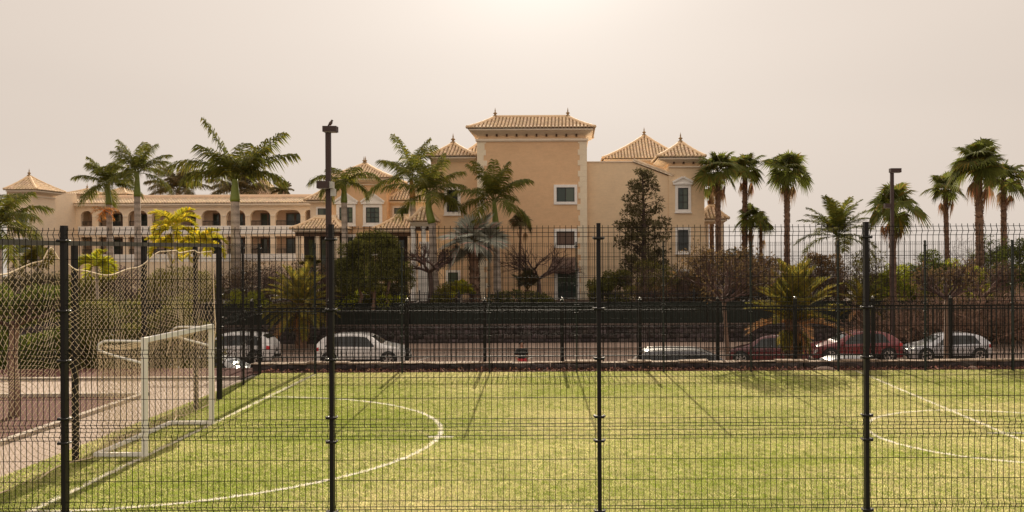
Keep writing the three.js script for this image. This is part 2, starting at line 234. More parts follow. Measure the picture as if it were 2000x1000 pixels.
// ------------------------------------------------------------------ roofs, windows and other pieces of buildings
function hipRoof(t, { x0, x1, Zf, Zb, ye, yr, rx0, rx1, Zr, pitch = 0.25, course = 0.4, wall, soffit = 0.42, finials = true, seed = 1, flat = 0.25 }) {
  const g = new GB(), r = rng(seed); Zr ??= (Zf + Zb) / 2;
  const E = [V(x0, ye, -Zf), V(x1, ye, -Zf), V(x1, ye, -Zb), V(x0, ye, -Zb)], R0 = V(rx0, yr, -Zr), R1 = V(rx1, yr, -Zr);
  const f = (t) => t * (1 - flat + flat * t);
  const sides = [[E[0], E[1], R0, R1], [E[1], E[2], R1, R1], [E[2], E[3], R1, R0], [E[3], E[0], R0, R0]];
  for (const [A, B, P, Q] of sides) {
    const d = B.clone().sub(A), len = d.length(); d.normalize();
    const inw = V(-d.z, 0, d.x); if (inw.dot(P.clone().sub(A)) < 0) inw.negate();
    const run = inw.dot(P.clone().sub(A)), a = P.clone().sub(A).dot(d), b = len - Q.clone().sub(A).dot(d), n = Math.max(3, Math.round(len / pitch)), w = len / n;
    const at = (s, q) => A.clone().addScaledVector(d, s).addScaledVector(inw, run * q).setY(lerp(ye, yr, f(q)));
    const top = (s) => clamp(Math.min(a > 0.01 ? s / a : 1, b > 0.01 ? (len - s) / b : 1, 1));
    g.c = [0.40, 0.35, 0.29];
    for (let k = 0; k < n; k++) for (let m = 0; m < 4; m++) {          // the pans, coloured darker to paint shade between the covers
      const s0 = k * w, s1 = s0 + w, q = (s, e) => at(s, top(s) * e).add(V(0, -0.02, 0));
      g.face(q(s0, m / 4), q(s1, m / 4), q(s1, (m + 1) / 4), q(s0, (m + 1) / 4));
    }
    const slope = Math.hypot(run, yr - ye), rad = w * 0.36;
    for (let k = 0; k < n; k++) {                                     // the covers, one barrel for each course
      const s = (k + 0.5) * w, qm = top(s), m = Math.max(1, Math.round(slope * qm / course));
      for (let c = 0; c < m; c++) {
        const q0 = c / m * qm, q1 = (c + 1.12) / m * qm, sh = 0.82 + 0.3 * r(), j = (r() - 0.5) * 0.012;
        g.c = [sh, sh * (0.95 + 0.07 * r()), sh * (0.9 + 0.12 * r())];
        const ring = (q, rr, lift) => { const o = at(s + j, Math.min(q, qm)), tn = at(s, Math.min(q + 0.01, 1)).sub(at(s, q)).normalize(), nn = d.clone().cross(tn); if (nn.y < 0) nn.negate(); return [0, 1, 2, 3, 4].map((e) => { const A2 = Math.PI * (1 - e / 4); return g.vv(o.clone().addScaledVector(d, Math.cos(A2) * rr).addScaledVector(nn, Math.sin(A2) * rr * 0.95 + lift)); }); };
        const L = ring(q0 - 0.012, rad * 1.06, 0.022), U = ring(q1, rad * 0.86, 0.0);
        for (let e = 0; e < 4; e++) g.quad(L[e], L[e + 1], U[e + 1], U[e]);
        g.face(...L.map((v) => V(g.p[v * 3], g.p[v * 3 + 1], g.p[v * 3 + 2])));
      }
    }
  }
  g.c = [1.02, 0.97, 0.9];
  const hip = (A, B) => { const n = 9, p = []; for (let k = 0; k <= n; k++) { const q = k / n; p.push(V(lerp(A.x, B.x, q), lerp(ye, yr, f(q)) + 0.05, lerp(A.z, B.z, q))); } g.tube(p, p.map((_, k) => k % 2 ? 0.115 : 0.13), 6); };
  hip(E[0], R0); hip(E[1], R1); hip(E[2], R1); hip(E[3], R0);
  if (rx1 - rx0 > 0.1) g.tube([R0.clone().add(V(0, 0.05, 0)), R1.clone().add(V(0, 0.05, 0))], 0.13, 6);
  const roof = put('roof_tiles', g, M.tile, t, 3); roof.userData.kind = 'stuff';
  if (wall) {
    const e = new GB(), inset = 0.1;
    e.box(x0 + inset, x1 - inset, ye - 0.16, ye - 0.05, -Zb + inset, -Zf - inset);
    e.frustum([wall[0], wall[1], -wall[3], -wall[2]], ye - 0.05 - soffit, [x0 + inset + 0.06, x1 - inset - 0.06, -Zb + inset + 0.06, -Zf - inset - 0.06], ye - 0.162);
    put('eave', e, M.trim, t, 2);
  }
  if (finials) for (const P of rx1 - rx0 > 0.1 ? [R0, R1] : [R0]) {
    const q = new GB(), s = finials === true ? 1 : finials;
    q.lathe([[0.17, 0], [0.2, 0.08], [0.1, 0.16], [0.07, 0.24], [0.15, 0.33], [0.16, 0.38], [0.06, 0.46], [0.035, 0.6], [0.055, 0.66], [0.03, 0.72], [0.005, 0.95]].map(([a, b]) => [a * s, P.y + 0.06 + b * s * 0.72]), P.x, P.z, 8);
    put('finial', q, M.tile0 ??= std(0.30, 0.20, 0.10, 0.8), t);
  }
  return roof;
}
let paneTurn = 0;
function win(t, x0, x1, y0, y1, z, o = {}) {                           // window on a wall that faces the eye, front of the wall at z
  const g = new GB(), s = o.surround ?? 0.16, d = 0.07;
  g.box(x0 - s, x0, y0 - s, y1 + s, z, z + d); g.box(x1, x1 + s, y0 - s, y1 + s, z, z + d); g.box(x0, x1, y1, y1 + s, z, z + d); g.box(x0, x1, y0 - s, y0, z, z + d);
  if (o.sill !== false) g.box(x0 - s - 0.05, x1 + s + 0.05, y0 - s - 0.07, y0 - s, z, z + d + 0.07);
  if (o.pediment) {
    const m = (x0 + x1) / 2, w = (x1 - x0) / 2 + s + 0.14, yb = y1 + s + 0.02, h = o.pediment;
    g.box(m - w, m + w, yb, yb + 0.12, z, z + d + 0.08);
    const tri = (w2, ya, yt, z0, z1) => { const A = [V(m - w2, ya, z0), V(m + w2, ya, z0), V(m, yt, z0)], B = A.map((p) => p.clone().setZ(z1)); g.face(...B); for (let k = 0; k < 3; k++) { const n = (k + 1) % 3; g.face(A[k], A[n], B[n], B[k]); } };
    tri(w - 0.05, yb + 0.12, yb + h, z, z + 0.05);
    const rail = (ax, ay, bx, by) => { const u = V(bx - ax, by - ay, 0).normalize(), n = V(-u.y, u.x, 0).multiplyScalar(0.13), P = [V(ax, ay, 0), V(bx, by, 0), V(bx, by, 0).add(n), V(ax, ay, 0).add(n)]; const q = P.map((p) => p.clone().setZ(z)), e = P.map((p) => p.clone().setZ(z + d + 0.085)); g.face(...e); for (let k = 0; k < 4; k++) { const k2 = (k + 1) % 4; g.face(q[k], q[k2], e[k2], e[k]); } };
    rail(m - w, yb + 0.12, m, yb + h - 0.02); rail(m, yb + h - 0.02, m + w, yb + 0.12);
  }
  const wn = put('window', g, M.white, t, 2);
  const f = new GB(), b = 0.055, nx = o.nx ?? 2, ny = o.ny ?? 2;
  f.box(x0, x0 + b, y0, y1, z + 0.004, z + 0.045); f.box(x1 - b, x1, y0, y1, z + 0.004, z + 0.045); f.box(x0 + b, x1 - b, y0, y0 + b, z + 0.004, z + 0.045); f.box(x0 + b, x1 - b, y1 - b, y1, z + 0.004, z + 0.045);
  for (let k = 1; k < nx; k++) { const x = lerp(x0, x1, k / nx); f.box(x - 0.025, x + 0.025, y0 + b, y1 - b, z + 0.004, z + 0.038); }
  for (let k = 1; k < ny; k++) { const y = o.low && k === 1 ? lerp(y0, y1, 0.34) : lerp(y0, y1, k / ny); for (let c = 0; c < nx; c++) { const xa = lerp(x0, x1, c / nx) + (c ? 0.025 : b), xb = lerp(x0, x1, (c + 1) / nx) - (c === nx - 1 ? b : 0.025); f.box(xa, xb, y - 0.025, y + 0.025, z + 0.005, z + 0.036); } }
  put('window_frame', f, M.frame, wn);
  for (let k = 0; k < nx; k++) {
    const xa = lerp(x0, x1, k / nx) + (k ? 0.027 : b + 0.002), xb = lerp(x0, x1, (k + 1) / nx) - (k === nx - 1 ? b + 0.002 : 0.027), p = new GB();
    p.box(xa, xb, y0 + b, y1 - b, z + 0.002, z + 0.02); put('pane', p, o.shutter ? M.brown : [M.pane, M.paneLight, M.paneDark, M.pane, M.paneLight][paneTurn++ % 5], wn);
  }
  return wn;
}
const winPx = (t, xa, xb, ya, yb, Z, o) => win(t, PX(xa, ya, Z), PX(xb, ya, Z), PY((xa + xb) / 2, yb, Z), PY((xa + xb) / 2, ya, Z), -Z, o);
function holedWall(t, name, mat, x0, x1, y0, y1, z, depth, holes) {     // a wall facing the eye with openings [x0,x1,y0,y1,corner]
  const s = new THREE.Shape(); s.moveTo(x0, y0); s.lineTo(x1, y0); s.lineTo(x1, y1); s.lineTo(x0, y1);
  for (const [a, b, c, d, r] of holes) { const h = new THREE.Path(); h.moveTo(a, c); h.lineTo(a, d - r); if (r) h.absarc(a + r, d - r, r, Math.PI, Math.PI / 2, true); h.lineTo(b - r, d); if (r) h.absarc(b - r, d - r, r, Math.PI / 2, 0, true); h.lineTo(b, c); s.holes.push(h); }
  const g = new THREE.ExtrudeGeometry(s, { depth, bevelEnabled: false, curveSegments: 10 }); g.translate(0, 0, z - depth); g.deleteAttribute('uv');
  return put(name, g, mat, t, 2);
}
const YG = 0.2;
// ---- the tall central block
{
  const Z = 63, t = thing('hotel_block', 'tall ochre hotel block with stone quoins and a hipped tiled roof with two finials', 'building', [PX(1038, 585, Z), YG, -Z]);
  const x0 = PX(933, 400, Z), x1 = PX(1146, 400, Z), yc = PY(1040, 274, Z), yt = PY(1040, 261, Z), zb = -Z - 4.6;
  const w = new GB(); w.box(x0, x1, YG - 1, yc, zb, -Z); put('wall', w, M.ochre, t, 4);
  const fr = new GB(); fr.box(x0 + 0.05, x1 - 0.05, yc + 0.1, yt + 0.3, zb + 0.05, -Z - 0.05); put('frieze', fr, M.ochreB, t, 3);
  const co = new GB(); co.box(x0 - 0.12, x1 + 0.12, yc - 0.04, yc + 0.1, zb - 0.1, -Z + 0.14); co.box(x0 - 0.05, x1 + 0.05, yc - 0.1, yc - 0.042, zb - 0.05, -Z + 0.06); put('cornice', co, M.trim, t, 3);
  const r = rng(5); let y = YG;
  const ys = []; while (y < yc - 0.12) { const h = Math.min(r.in(0.34, 0.42), yc - 0.12 - y); ys.push([y, h]); y += h + 0.006; }
  ys.forEach(([yy, h], k) => { for (const side of [0, 1]) { const len = (k % 2 ? 0.46 : 0.62) * r.in(0.92, 1.08), q = new GB(), a = side ? x1 - len : x0 - 0.03, b = side ? x1 + 0.03 : x0 + len; q.box(a, b, yy, yy + h, -Z - 0.3, -Z + 0.028 + r.in(0, 0.006)); put('quoin', q, M.stone, t, 2); } });
  hipRoof(t, { x0: PX(912, 250, Z - 0.7), x1: PX(1162, 250, Z - 0.7), Zf: Z - 0.72, Zb: Z + 5.3, ye: PY(1038, 249, Z - 0.7), yr: PY(1038, 229, Z + 2.2), rx0: PX(967, 229, Z + 2.2), rx1: PX(1109, 229, Z + 2.2), wall: [x0 + 0.05, x1 - 0.05, Z + 0.05, Z + 4.5], soffit: 0.42, seed: 3, finials: 0.95 });
  for (let k = 0; k < 10; k++) { const bx = PX(951 + k * 19.4, 264, Z), by = PY(951 + k * 19.4, 264.5, Z), q = new GB(); q.box(bx - 0.06, bx + 0.06, by - 0.08, by + 0.09, -Z - 0.06, -Z + 0.16); put('bracket', q, M.timber, t); }
  winPx(t, 1087, 1122, 366, 394, Z, { surround: 0.19, nx: 2, ny: 1, sill: false });
  winPx(t, 1087, 1122, 452, 479, Z, { surround: 0.19, nx: 2, ny: 1, sill: false, shutter: true });
  // door with its canopy
  const d = new GB(), dx0 = PX(1089, 560, Z), dx1 = PX(1126, 560, Z), dy = PY(1107, 526, Z); d.box(dx0, dx1, YG, dy, -Z - 0.1, -Z + 0.03); const dr = put('door', d, M.frame, t);
  for (let k = 0; k < 4; k++) { const p = new GB(), a = lerp(dx0, dx1, k / 4) + 0.05, b = lerp(dx0, dx1, (k + 1) / 4) - 0.05; p.box(a, b, YG + 0.2, dy - 0.1, -Z + 0.03, -Z + 0.045); put('door_pane', p, M.pane, dr); }
  const j = new GB(); for (const e of [-1, 1]) { const c = e < 0 ? dx0 - 0.1 : dx1 + 0.1; j.box(c - 0.1, c + 0.1, YG, dy + 0.12, -Z, -Z + 0.08); } j.box(dx0, dx1, dy, dy + 0.12, -Z, -Z + 0.075); put('door_surround', j, M.white, t, 2);
  const c = new GB(), cx0 = PX(1075, 515, Z), cx1 = PX(1130, 515, Z), cy1 = PY(1100, 503, Z), cy0 = PY(1100, 526, Z - 1); c.face(V(cx0 + 0.2, cy1, -Z), V(cx1 - 0.2, cy1, -Z), V(cx1, cy0, -Z + 1.1), V(cx0, cy0, -Z + 1.1)); c.face(V(cx0, cy0 - 0.12, -Z + 1.1), V(cx1, cy0 - 0.12, -Z + 1.1), V(cx1, cy0, -Z + 1.1), V(cx0, cy0, -Z + 1.1)); c.face(V(cx0 + 0.2, cy1, -Z), V(cx0, cy0, -Z + 1.1), V(cx0, cy0 - 0.12, -Z + 1.1), V(cx0 + 0.2, cy0 - 0.12, -Z)); c.face(V(cx1 - 0.2, cy1, -Z), V(cx1, cy0, -Z + 1.1), V(cx1, cy0 - 0.12, -Z + 1.1), V(cx1 - 0.2, cy0 - 0.12, -Z)); put('canopy', c, M.brown, t);
}
// ---- the lower block joined to its left
{
  const Z = 64.5, t = thing('hotel_wing', 'light ochre hotel wing behind the palms, joined to the left of the tall block', 'building', [PX(885, 585, Z), YG, -Z]);
  const x0 = PX(842, 400, Z), x1 = PX(932, 400, 63) - 0.02, yt = PY(885, 312, Z);
  const w = new GB(); w.box(x0, x1, YG - 1, yt + 0.2, -Z - 5, -Z); put('wall', w, M.ochreB, t, 4);
  hipRoof(t, { x0: PX(834, 306, Z - 0.6), x1: PX(932, 306, Z - 0.6), Zf: Z - 0.6, Zb: Z + 4.6, ye: PY(885, 306, Z), yr: PY(885, 281, Z + 2), rx0: PX(885, 281, Z + 2), rx1: PX(887, 281, Z + 2), wall: [x0, x1, Z, Z + 4.4], soffit: 0.35, seed: 8, finials: 1.05 });
  const b = thing('hotel_roof_block', 'low tiled hip roof block just left of the tall block, behind its corner', 'building', [PX(915, 585, 68), YG, -68]);
  const w2 = new GB(), bx0 = PX(880, 300, 68), bx1 = PX(985, 300, 68); w2.box(bx0 + 0.5, bx1 - 0.5, YG - 1, PY(930, 306, 68), -74, -70.2); put('wall', w2, M.pale, b, 4);
  hipRoof(b, { x0: bx0, x1: bx1, Zf: 69.9, Zb: 75, ye: PY(930, 304, 68), yr: PY(930, 272, 70), rx0: PX(930, 272, 70), rx1: PX(960, 272, 70), seed: 9, finials: false });
  winPx(t, 873, 894, 371, 414, Z, { nx: 2, ny: 3, surround: 0.2 });
  winPx(t, 875, 895, 532, 560, Z, { nx: 1, ny: 1, surround: 0.16 });
}
// ---- the blank-walled wing to its right, and the roof behind
{
  const Z = 63.6, t = thing('hotel_wing', 'pale blank-walled hotel wing with a parapet sloping down on its right', 'building', [PX(1226, 585, Z), YG, -Z]);
  const X = (p) => PX(p, 400, Z), Y = (p, q) => PY(p, q, Z), pts = [[1147, 700], [1306, 700], [1306, 344], [1236, 317], [1147, 317]].map(([a, b]) => [X(a), b === 700 ? YG - 1 : Y(a, b)]);
  const s = new THREE.Shape(pts.map(([a, b]) => new THREE.Vector2(a, b))), g = new THREE.ExtrudeGeometry(s, { depth: 7, bevelEnabled: false }); g.translate(0, 0, -Z - 7); g.deleteAttribute('uv'); put('wall', g, M.pale, t, 4);
  const c = new GB(), [A, B] = [V(X(1236), Y(1236, 316), 0), V(X(1314), Y(1314, 345), 0)], u = B.clone().sub(A).normalize(), n = V(-u.y, u.x, 0);
  const slab = (o, h, z0, z1) => { const P = [A.clone().addScaledVector(n, o), B.clone().addScaledVector(n, o), B.clone().addScaledVector(n, o + h), A.clone().addScaledVector(n, o + h)], q = P.map((p) => p.clone().setZ(z0)), e = P.map((p) => p.clone().setZ(z1)); c.face(...e); c.face(...q.slice().reverse()); for (let k = 0; k < 4; k++) { const m = (k + 1) % 4; c.face(q[k], q[m], e[m], e[k]); } };
  slab(0.01, 0.1, -Z - 6.9, -Z + 0.16); put('verge', c, M.trim, t, 2);
  const v = new GB(), len = A.distanceTo(B), m = 9; v.c = [1, 1, 1]; for (let k = 0; k < m; k++) { const sft = 0.85 + 0.25 * ((k * 7) % 5) / 5; v.c = [sft, sft, sft]; const a = A.clone().addScaledVector(u, len * k / m).addScaledVector(n, 0.14), b = A.clone().addScaledVector(u, len * (k + 1.05) / m).addScaledVector(n, 0.11); a.z = b.z = -Z + 0.06; v.tube([a, b], [0.115, 0.13], 7); } const vt = put('verge_tiles', v, M.tile, t, 2);
  const cp = new GB(); cp.box(X(1147), X(1236), Y(1190, 317) + 0.002, Y(1190, 317) + 0.07, -Z - 6.9, -Z + 0.06); put('coping', cp, M.trim, t, 2);
  const b = thing('hotel_roof_block', 'large tiled pyramid roof with one finial rising behind the blank wall', 'building', [PX(1255, 585, 72), YG, -72]);
  const w = new GB(), bx0 = PX(1187, 320, 72), bx1 = PX(1330, 320, 72); w.box(bx0, bx1, YG - 1, PY(1250, 312, 72), -79, -72.2); put('wall', w, M.ochreB, b, 4);
  hipRoof(b, { x0: PX(1177, 309, 71.6), x1: PX(1340, 309, 71.6), Zf: 71.6, Zb: 79.6, ye: PY(1255, 309, 71.6), yr: PY(1259, 266, 75), rx0: PX(1258, 266, 75), rx1: PX(1260, 266, 75), Zr: 75, wall: [bx0, bx1, 72.2, 79], soffit: 0.3, seed: 12, finials: 1 });
}
// ---- the slim tower at the right end
{
  const Z = 63.5, t = thing('hotel_tower', 'slim pale tower with a pointed tiled roof at the right end of the hotel', 'building', [PX(1340, 585, Z), YG, -Z]);
  const x0 = PX(1306, 400, Z) + 0.01, x1 = PX(1376, 400, Z), yc = PY(1340, 327, Z), yt = PY(1340, 314, Z), zb = -Z - 3.2;
  const w = new GB(); w.box(x0, x1, YG - 1, yc, zb, -Z); put('wall', w, M.pale, t, 4);
  const f = new GB(); f.box(x0 + 0.02, x1 - 0.05, yc + 0.08, yt + 0.2, zb + 0.05, -Z - 0.04); put('frieze', f, M.ochreB, t, 3);
  const c = new GB(); c.box(x0, x1 + 0.1, yc, yc + 0.08, zb, -Z + 0.12); put('cornice', c, M.trim, t, 2);
  hipRoof(t, { x0: PX(1284, 307, Z - 0.6), x1: PX(1378, 307, Z - 0.6), Zf: Z - 0.6, Zb: Z + 3.7, ye: PY(1330, 306, Z - 0.6), yr: PY(1330, 279, Z + 1.6), rx0: PX(1329, 279, Z + 1.6), rx1: PX(1331, 279, Z + 1.6), wall: [x0, x1, Z + 0.02, Z + 3.2], soffit: 0.34, seed: 14, finials: 1.0 });
  for (let k = 0; k < 4; k++) { const bx = PX(1316 + k * 19, 318, Z), by = PY(1316 + k * 19, 318, Z), q = new GB(); q.box(bx - 0.06, bx + 0.06, by - 0.08, by + 0.09, -Z - 0.05, -Z + 0.15); put('bracket', q, M.timber, t); }
  winPx(t, 1324, 1344, 367, 409, Z, { nx: 2, ny: 3, low: true, surround: 0.2, pediment: 0.5 });
  winPx(t, 1324, 1344, 449, 490, Z, { nx: 1, ny: 2, low: true, surround: 0.18 });
  winPx(t, 1324, 1344, 530, 560, Z, { nx: 1, ny: 1, surround: 0.16 });
  const p = thing('garden_pavilion', 'small tiled garden pavilion with posts behind the right end of the hotel', 'pavilion', [PX(1395, 585, 66), YG, -66]);
  const X0 = PX(1378, 500, 66), X1 = PX(1413, 500, 66), ye = PY(1395, 428, 66);
  hipRoof(p, { x0: X0 - 0.5, x1: X1 + 0.3, Zf: 65.4, Zb: 68.5, ye, yr: PY(1395, 404, 67), rx0: X0 + 0.4, rx1: X1 - 0.5, wall: [X0, X1, 66, 68], soffit: 0.25, seed: 17, finials: false });
  for (const [xx, zz] of [[X0 + 0.1, 66.1], [X1 - 0.1, 66.1], [X0 + 0.1, 67.9], [X1 - 0.1, 67.9]]) { const q = new GB(); q.box(xx - 0.14, xx + 0.14, YG, ye - 0.3, -zz - 0.14, -zz + 0.14); put('post', q, M.cream, p, 2); }
}
// ---- the ochre house with the pedimented windows
{
  const Z = 71, t = thing('hotel_house', 'ochre hotel house with two white pedimented windows under a hipped roof', 'building', [PX(705, 585, Z), YG, -Z]);
  const x0 = PX(648, 400, Z), x1 = PX(755, 400, Z), yc = PY(700, 362, Z), yt = PY(700, 350, Z), zb = -Z - 5.2;
  const w = new GB(); w.box(x0, x1, YG - 1, yc, zb, -Z); put('wall', w, M.ochre, t, 4);
  const f = new GB(); f.box(x0 + 0.04, x1 - 0.04, yc + 0.09, yt + 0.3, zb + 0.05, -Z - 0.04); put('frieze', f, M.ochreB, t, 3);
  const c = new GB(); c.box(x0 - 0.1, x1 + 0.1, yc, yc + 0.09, zb - 0.08, -Z + 0.12); put('cornice', c, M.trim, t, 2);
  hipRoof(t, { x0: PX(630, 348, Z - 0.6), x1: PX(766, 348, Z - 0.6), Zf: Z - 0.65, Zb: Z + 5.8, ye: PY(700, 347, Z - 0.6), yr: PY(700, 321, Z + 2.5), rx0: PX(711, 321, Z + 2.5), rx1: PX(714, 321, Z + 2.5), Zr: Z + 2.5, wall: [x0, x1, Z + 0.02, Z + 5], soffit: 0.34, seed: 21, finials: 0.9 });
  for (let k = 0; k < 7; k++) { const bx = PX(656 + k * 15.6, 354, Z), by = PY(656 + k * 15.6, 354, Z), q = new GB(); q.box(bx - 0.06, bx + 0.06, by - 0.08, by + 0.09, -Z - 0.05, -Z + 0.15); put('bracket', q, M.timber, t); }
  for (let k = 0; k < 5; k++) { const q = new GB(), bz = -Z - 0.5 - k * 1.0, by = yt - 0.05; q.box(x1 - 0.05, x1 + 0.15, by - 0.1, by + 0.08, bz - 0.06, bz + 0.06); put('bracket', q, M.timber, t); }
  for (const [a, b] of [[663, 689], [715, 741]]) { winPx(t, a, b, 405, 435, Z, { nx: 3, ny: 3, low: true, surround: 0.23, pediment: 0.78 }); winPx(t, a, b, 463, 492, Z, { nx: 2, ny: 2, surround: 0.23 }); }
  // left and right shoulders
  const shoulder = (label, xa, xb, ry, ey, Zs, wx0, wx1, wy0, wy1, seed) => {
    const s = thing('hotel_shoulder', label, 'building', [PX((xa + xb) / 2, 585, Zs), YG, -Zs]), a = PX(xa, 400, Zs), b = PX(xb, 400, Zs), ye = PY((xa + xb) / 2, ey, Zs - 0.5);
    const q = new GB(); q.box(a, b, YG - 1, ye - 0.1, -Zs - 4, -Zs); put('wall', q, M.cream, s, 4);
    hipRoof(s, { x0: a - 0.35, x1: b + 0.35, Zf: Zs - 0.5, Zb: Zs + 4.5, ye, yr: PY((xa + xb) / 2, ry, Zs + 1.6), rx0: a + 1.0, rx1: b - 0.6, Zr: Zs + 1.6, wall: [a, b, Zs + 0.02, Zs + 4], soffit: 0.22, seed, finials: false });
    winPx(s, wx0, wx1, wy0, wy1, Zs, { nx: 2, ny: 1, surround: 0.13, sill: false });
  };
  shoulder('narrow cream hotel bay with a tiled roof behind the lamp post', 606, 646, 366, 391, 73.5, 621, 644, 407, 425, 22);
  shoulder('cream hotel bay with a wide dark window right of the ochre house', 762, 842, 364, 391, 72.4, 770, 798, 406, 424, 23);
  // tiled porches at the foot
  const porch = (label, xa, xb, ry, ey, Zs, seed) => {
    const s = thing('porch', label, 'porch', [PX((xa + xb) / 2, 585, Zs), YG, -Zs]), a = PX(xa, 446, Zs), b = PX(xb, 446, Zs), ye = PY((xa + xb) / 2, ey, Zs), yr = PY((xa + xb) / 2, ry, Zs + 1.8);
    hipRoof(s, { x0: a, x1: b, Zf: Zs, Zb: Zs + 3.6, ye, yr, rx0: a + 1.3, rx1: b - 1.0, Zr: Zs + 1.8, wall: [a + 0.3, b - 0.3, Zs + 0.3, Zs + 3.3], soffit: 0.2, seed, finials: false });
    const p = new GB(); p.box(a + 1.2, b - 0.9, yr - 0.1, yr + 0.32, -Zs - 2.2, -Zs - 1.78); put('parapet', p, M.cream, s, 2);
    const fb = new GB(); fb.box(a + 0.3, b - 0.3, ye - 0.55, ye - 0.252, -Zs - 0.6, -Zs - 0.32); put('beam', fb, M.timber, s);
    for (const c of [a + 0.5, (a + b) / 2, b - 0.5]) { const q = new GB(); q.box(c - 0.16, c + 0.16, YG, ye - 0.55, -Zs - 0.62, -Zs - 0.3); put('post', q, M.cream, s, 2); }
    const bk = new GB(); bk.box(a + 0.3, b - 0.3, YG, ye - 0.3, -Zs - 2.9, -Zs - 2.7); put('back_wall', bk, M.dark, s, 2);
    for (let k = 0; k < 3; k++) { const q = new GB(), u0 = lerp(a + 0.5, b - 0.5, (k + 0.15) / 3), u1 = lerp(a + 0.5, b - 0.5, (k + 0.85) / 3); q.box(u0, u1, YG + 0.1, ye - 0.8, -Zs - 2.7, -Zs - 2.66); put('glass_door', q, M.pane, s); }
  };
  porch('tiled porch roof left of the lamp post, below the narrow bay', 566, 668, 428, 447, 68, 25);
  porch('tiled porch roof right of the pedimented windows, above the round bush', 728, 812, 426, 447, 67.5, 26);
}
// ---- entrance kiosk with columns, in front
{
  const Z = 62, t = thing('entrance_porch', 'small tiled entrance porch on round white columns behind two palm trunks', 'porch', [PX(825, 585, Z), YG, -Z]);
  const x0 = PX(797, 432, Z), x1 = PX(850, 432, Z), ye = PY(822, 432, Z);
  hipRoof(t, { x0, x1, Zf: Z, Zb: Z + 2.2, ye, yr: PY(826, 408, Z + 1.1), rx0: PX(824, 408, Z + 1.1), rx1: PX(838, 408, Z + 1.1), wall: [x0 + 0.3, x1 - 0.3, Z + 0.3, Z + 1.9], soffit: 0.3, seed: 31, finials: false });
  for (const [px, zz] of [[808, Z + 0.5], [828, Z + 0.5], [845, Z + 0.5]]) { const g = new GB(), cx = PX(px, 500, zz), yt = ye - 0.34; g.lathe([[0.26, YG], [0.26, YG + 0.3], [0.19, YG + 0.42], [0.18, YG + 1.2], [0.16, yt - 0.25], [0.24, yt - 0.12], [0.24, yt]], cx, -zz, 14); put('column', g, M.white, t, 2); }
  const p = new GB(), pa = PX(821, 500, Z), pb = PX(838, 500, Z); p.box(pa, pb, YG, PY(830, 476, Z), -Z - 0.9, -Z - 0.2); p.box(pa - 0.1, pb + 0.1, PY(830, 476, Z), PY(830, 472, Z), -Z - 1, -Z - 0.12); p.box(PX(816, 500, Z), PX(850, 500, Z), YG, PY(830, 520, Z), -Z - 0.85, -Z - 0.16); put('pier', p, M.white, t, 2);
  const b = new GB(); b.box(x0 + 0.3, x1 - 0.2, ye - 0.62, ye - 0.36, -Z - 1.8, -Z - 0.36); put('beam', b, M.timber, t);
}
